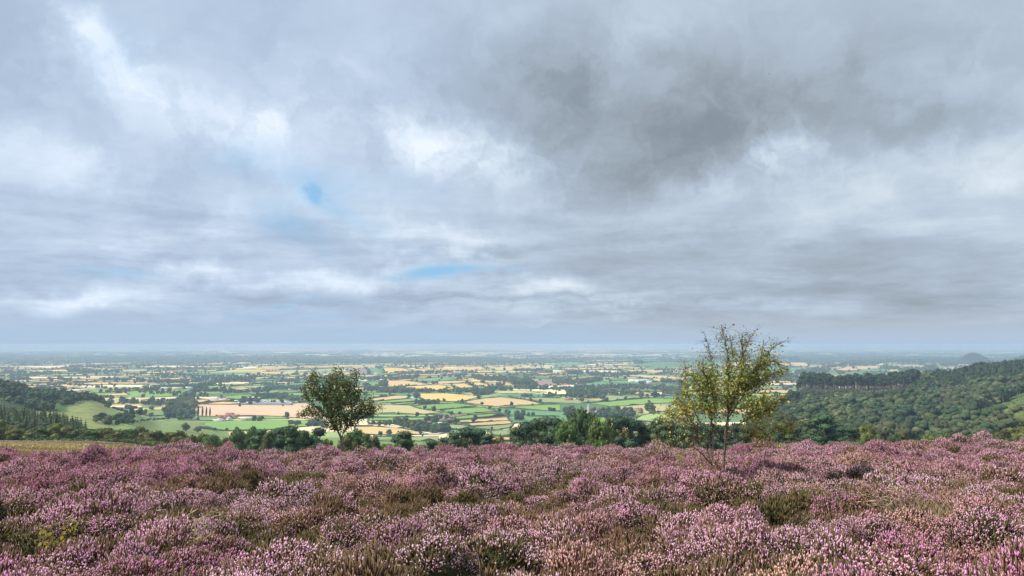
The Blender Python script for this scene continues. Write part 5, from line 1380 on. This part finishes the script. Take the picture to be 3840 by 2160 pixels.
def blob(px, py, rx, ry, rot=0.0, p=1.0, src=None):
    a, e = azel(px, py); m = N(nt, 'ShaderNodeMapping', vector_type='TEXTURE'); base_ = src or wv
    if LAST[0] is not None:
        ch = N(nt, 'ShaderNodeVectorMath', operation='MULTIPLY_ADD'); nt.links.new(LAST[0], ch.inputs[0]); ch.inputs[1].default_value = (1e-9,)*3; nt.links.new(base_, ch.inputs[2]); base_ = ch.outputs[0]
    nt.links.new(base_, m.inputs[0])
    m.inputs['Location'].default_value = (a, e, 0); m.inputs['Rotation'].default_value = (0, 0, rot); m.inputs['Scale'].default_value = (rx/F, ry/F, 1)
    d = N(nt, 'ShaderNodeVectorMath', operation='DOT_PRODUCT'); nt.links.new(m.outputs[0], d.inputs[0]); nt.links.new(m.outputs[0], d.inputs[1])
    x = d.outputs['Value']
    if p != 1.0: x = mth(nt, 'POWER', x, p)
    return mth(nt, 'EXPONENT', mth(nt, 'MULTIPLY', x, -1.0))
def total(lst, start):
    pos = neg = None
    for (amp, *a) in lst:
        b_ = blob(*a)
        if amp > 0: pos = mth(nt, 'MULTIPLY', b_, amp) if pos is None else mth(nt, 'MULTIPLY_ADD', b_, amp, pos)
        else: neg = mth(nt, 'MULTIPLY', b_, amp) if neg is None else mth(nt, 'MULTIPLY_ADD', b_, amp, neg)
        LAST[0] = pos if amp > 0 else neg
    t = mth(nt, 'MULTIPLY_ADD', pos, mth(nt, 'MULTIPLY_ADD', sstep(nt, puff, .36, .64), .8, .32), start)
    return mth(nt, 'MULTIPLY_ADD', neg, mth(nt, 'MULTIPLY_ADD', sstep(nt, puff, .66, .34), .4, .45), t)
LUM = [ # amp, px, py, rx, ry, rot(deg->rad)
 (-.14, 2900, 230, 1200, 330, 0), (-.24, 2080, 400, 230, 330, 0), (-.26, 2450, 670, 420, 95, .05), (-.2, 2900, 470, 420, 150, .15), (.34, 1760, 590, 170, 110, -.3), (.24, 1480, 520, 230, 90, -.3), (.3, 2830, 620, 190, 60, .5), (.3, 720, 1040, 200, 34, 0), (.28, 420, 1100, 200, 26, 0), (.3, 1250, 1030, 180, 30, 0), (.26, 2050, 1075, 220, 36, 0), (-.2, 2500, 1080, 900, 40, 0), (-.2, 3000, 1180, 1100, 50, 0), (-.16, 2900, 900, 900, 60, 0), (-.1, 3300, 1000, 900, 200, 0), (.16, 800, 600, 800, 300, 0), (.42, 430, 130, 90, 60, 0), (.40, 500, 270, 190, 100, -.5), (.28, 640, 370, 260, 110, -.35), (.30, 900, 500, 220, 90, .25), (.34, 1000, 530, 90, 70, 0),
 (.28, 1600, 560, 420, 130, -.15), (.20, 1900, 620, 330, 110, -.2), (.30, 150, 570, 260, 90, -.3), (.26, 480, 880, 420, 60, 0), (.42, 1720, 900, 190, 70, 0), (.28, 1500, 870, 180, 50, 0),
 (.30, 950, 1060, 380, 36, .04), (.26, 330, 1110, 220, 30, 0), (.26, 1450, 1020, 260, 30, 0), (.30, 1950, 1080, 380, 55, -.05), (.22, 2400, 1150, 500, 30, 0), (.34, 1990, 1203, 50, 9, 0),
 (.26, 2880, 590, 260, 60, .5), (.26, 3300, 680, 420, 130, 0), (.22, 3800, 650, 200, 90, 0), (.12, 2400, 800, 500, 90, .2), (.25, 1450, 760, 250, 90, -.5), (.22, 850, 800, 200, 60, .3), (.16, 1200, 250, 420, 120, 0),
 (.14, 2300, 130, 500, 130, 0), (.12, 3500, 250, 300, 150, 0), (.2, 1120, 690, 160, 60, -.5),
 (-.42, 2500, 560, 420, 190, .35), (-.30, 2150, 420, 420, 160, -.2), (-.30, 2900, 420, 480, 170, .1), (-.24, 2300, 250, 500, 130, 0), (-.26, 3400, 520, 380, 110, 0), (-.20, 3000, 300, 600, 120, 0),
 (-.26, 380, 770, 440, 75, -.05), (-.22, 950, 640, 220, 60, -.3), (-.20, 130, 330, 260, 130, 0), (-.20, 1250, 850, 260, 60, 0), (-.18, 700, 960, 600, 36, 0), (-.30, 1530, 1075, 90, 40, 0), (-.22, 2700, 990, 900, 80, -.04),
 (-.22, 3500, 1090, 700, 50, .03), (-.2, 250, 1010, 300, 36, 0), (-.16, 700, 200, 160, 120, 0), (-.14, 1500, 380, 260, 120, 0), (-.16, 1650, 970, 300, 30, 0), (-.14, 1250, 1130, 500, 14, 0), (-.14, 60, 80, 300, 120, 0), (-.2, 2100, 1120, 700, 14, 0), (-.25, 2750, 1240, 1200, 50, 0)]
L = mth(nt, 'MULTIPLY_ADD', n1.outputs[0], .42, .545-.21)
L = mth(nt, 'ADD', L, mth(nt, 'MULTIPLY', mth(nt, 'SUBTRACT', n2.outputs[0], .5), mth(nt, 'MULTIPLY_ADD', sstep(nt, el, .05, .3), -.42, .62)))
pf = noise_fac(nt, wv, 9.0, 11, .62); stm = N(nt, 'ShaderNodeMapping'); nt.links.new(warp(7.0, .05, ae.outputs[0]), stm.inputs[0]); stm.inputs['Scale'].default_value = (5.5, 34, 1)
stn = noise_fac(nt, stm.outputs[0], 1.0, 7, .55); lowb = mth(nt, 'SUBTRACT', 1.0, sstep(nt, el, .10, .24))
puff = mth(nt, 'ADD', mth(nt, 'MULTIPLY', pf.outputs[0], mth(nt, 'SUBTRACT', 1.0, mth(nt, 'MULTIPLY', lowb, .6))), mth(nt, 'MULTIPLY', stn.outputs[0], mth(nt, 'MULTIPLY', lowb, .6)))
L = mth(nt, 'ADD', L, mth(nt, 'MULTIPLY', mth(nt, 'SUBTRACT', sstep(nt, stn.outputs[0], .3, .7), .5), mth(nt, 'MULTIPLY', lowb, .22)))
an = noise_fac(nt, wv, 5.5, 11, .60); L = mth(nt, 'ADD', L, mth(nt, 'MULTIPLY', mth(nt, 'SUBTRACT', an.outputs[0], .5), mth(nt, 'MULTIPLY_ADD', sstep(nt, el, .05, .25), .45, .15)))
L = total(LUM, L); L = mth(nt, 'MULTIPLY_ADD', L, .66, .17)
cr = N(nt, 'ShaderNodeValToRGB'); nt.links.new(L, cr.inputs[0]); cr.color_ramp.interpolation = 'B_SPLINE'
def lin(r, g, b): 
    f = lambda c: ((c/255+.055)/1.055)**2.4 if c > 10 else c/255/12.92
    return (f(r), f(g), f(b), 1)
E = cr.color_ramp.elements; E[0].position = .0; E[0].color = lin(136, 146, 157); E[1].position = 1.0; E[1].color = lin(246, 249, 252)
for p, c in ((.12, (147, 157, 167)), (.27, (162, 172, 183)), (.42, (176, 188, 203)), (.54, (189, 202, 217)), (.70, (211, 221, 231)), (.87, (230, 237, 245))):
    e = E.new(p); e.color = lin(*c)
# left half bluer, right half greyer
side = sstep(nt, az, -.35, .25)
tintc = mix(nt, side, (.935, .995, 1.08), (.98, 1.005, 1.015))
cl = mix(nt, 1.0, cr.outputs[0], tintc, 'MULTIPLY')
# pale violet / teal hue drift
hd = mix(nt, n3.outputs[0], (.97, 1.02, 1.02), (1.02, 1.0, 1.02)); cl = mix(nt, .8, cl, mix(nt, 1.0, cl, hd, 'MULTIPLY'))
# blue gaps
bl = mth(nt, 'MULTIPLY', blob(1222, 710, 62, 26, -.5, 1.0, wv), .65)
for a in ((1180, 690, 150, 60, -.3, .3), (1640, 1022, 135, 22, .1, .8), (1130, 1115, 45, 10, .1, .6), (1400, 860, 220, 30, -.4, .3), (1050, 1140, 45, 8, 0, .5), (1100, 860, 140, 60, -.5, .3), (420, 1020, 120, 18, 0, .35), (900, 590, 150, 60, .3, .22), (1500, 700, 260, 60, -.2, .18), (1860, 1010, 120, 10, 0, .4), (450, 200, 120, 90, 0, .15), (1050, 1180, 300, 25, 0, .2)):
    bl = mth(nt, 'MULTIPLY_ADD', blob(*a[:5], 1.0, wb_), a[5], bl); LAST[0] = bl
bl = mth(nt, 'MULTIPLY', mth(nt, 'MULTIPLY', bl, mth(nt, 'MULTIPLY_ADD', sstep(nt, pf.outputs[0], .40, .56), 1.35, .12)), 1.0, clamp=True)
skyb = N(nt, 'ShaderNodeVectorMath', operation='SCALE'); nt.links.new(sky.outputs[0], skyb.inputs[0]); skyb.inputs['Scale'].default_value = .10
skyb2 = mix(nt, 1.0, skyb.outputs[0], lin(92, 168, 232)[:3], 'MIX'); cl = mix(nt, bl, cl, mix(nt, .85, skyb.outputs[0], lin(150, 202, 242)[:3]))
# hazy band at the horizon
hz = mth(nt, 'SUBTRACT', 1.0, sstep(nt, el, .004, .05))
hc = mix(nt, sstep(nt, az, -.1, .3), lin(178, 198, 223)[:3], lin(182, 193, 207)[:3])
glow = blob(1850, 1290, 700, 60)
hc = mix(nt, mth(nt, 'MULTIPLY', glow, .5), hc, lin(166, 200, 228)[:3])
cl = mix(nt, mth(nt, 'MULTIPLY', hz, .93), cl, hc)
low = mth(nt, 'SUBTRACT', 1.0, sstep(nt, el, -.002, .03)); cl = mix(nt, mth(nt, 'MULTIPLY', low, .8), cl, lin(176, 200, 226)[:3])
vs = N(nt, 'ShaderNodeVectorMath', operation='SCALE'); nt.links.new(cl, vs.inputs[0]); vs.inputs['Scale'].default_value = 8.2
# below the horizon: dim ground colour
fin = mix(nt, sstep(nt, el, -.03, -.005), (1.6, 1.9, 2.0), vs.outputs[0])
nt.links.new(fin, bg.inputs['Color'])
sl = bpy.data.lights.new('sun', 'SUN'); sl.energy = 4.8; sl.angle = math.radians(4); sl.color = (1, .95, .86)
so = bpy.data.objects.new('sun', sl); COL.objects.link(so)
dv = Vector((math.sin(SUN_AZ)*math.cos(SUN_EL), math.cos(SUN_AZ)*math.cos(SUN_EL), math.sin(SUN_EL)))
so.rotation_euler = (-dv).to_track_quat('-Z', 'Y').to_euler()

SC.render.engine = 'CYCLES'
SC.render.resolution_x = 1024; SC.render.resolution_y = 576
SC.cycles.volume_bounces = 1; SC.cycles.max_bounces = 6
SC.view_settings.view_transform = 'Standard'; SC.view_settings.look = 'None'; SC.view_settings.exposure = 0.3; SC.view_settings.gamma = 1
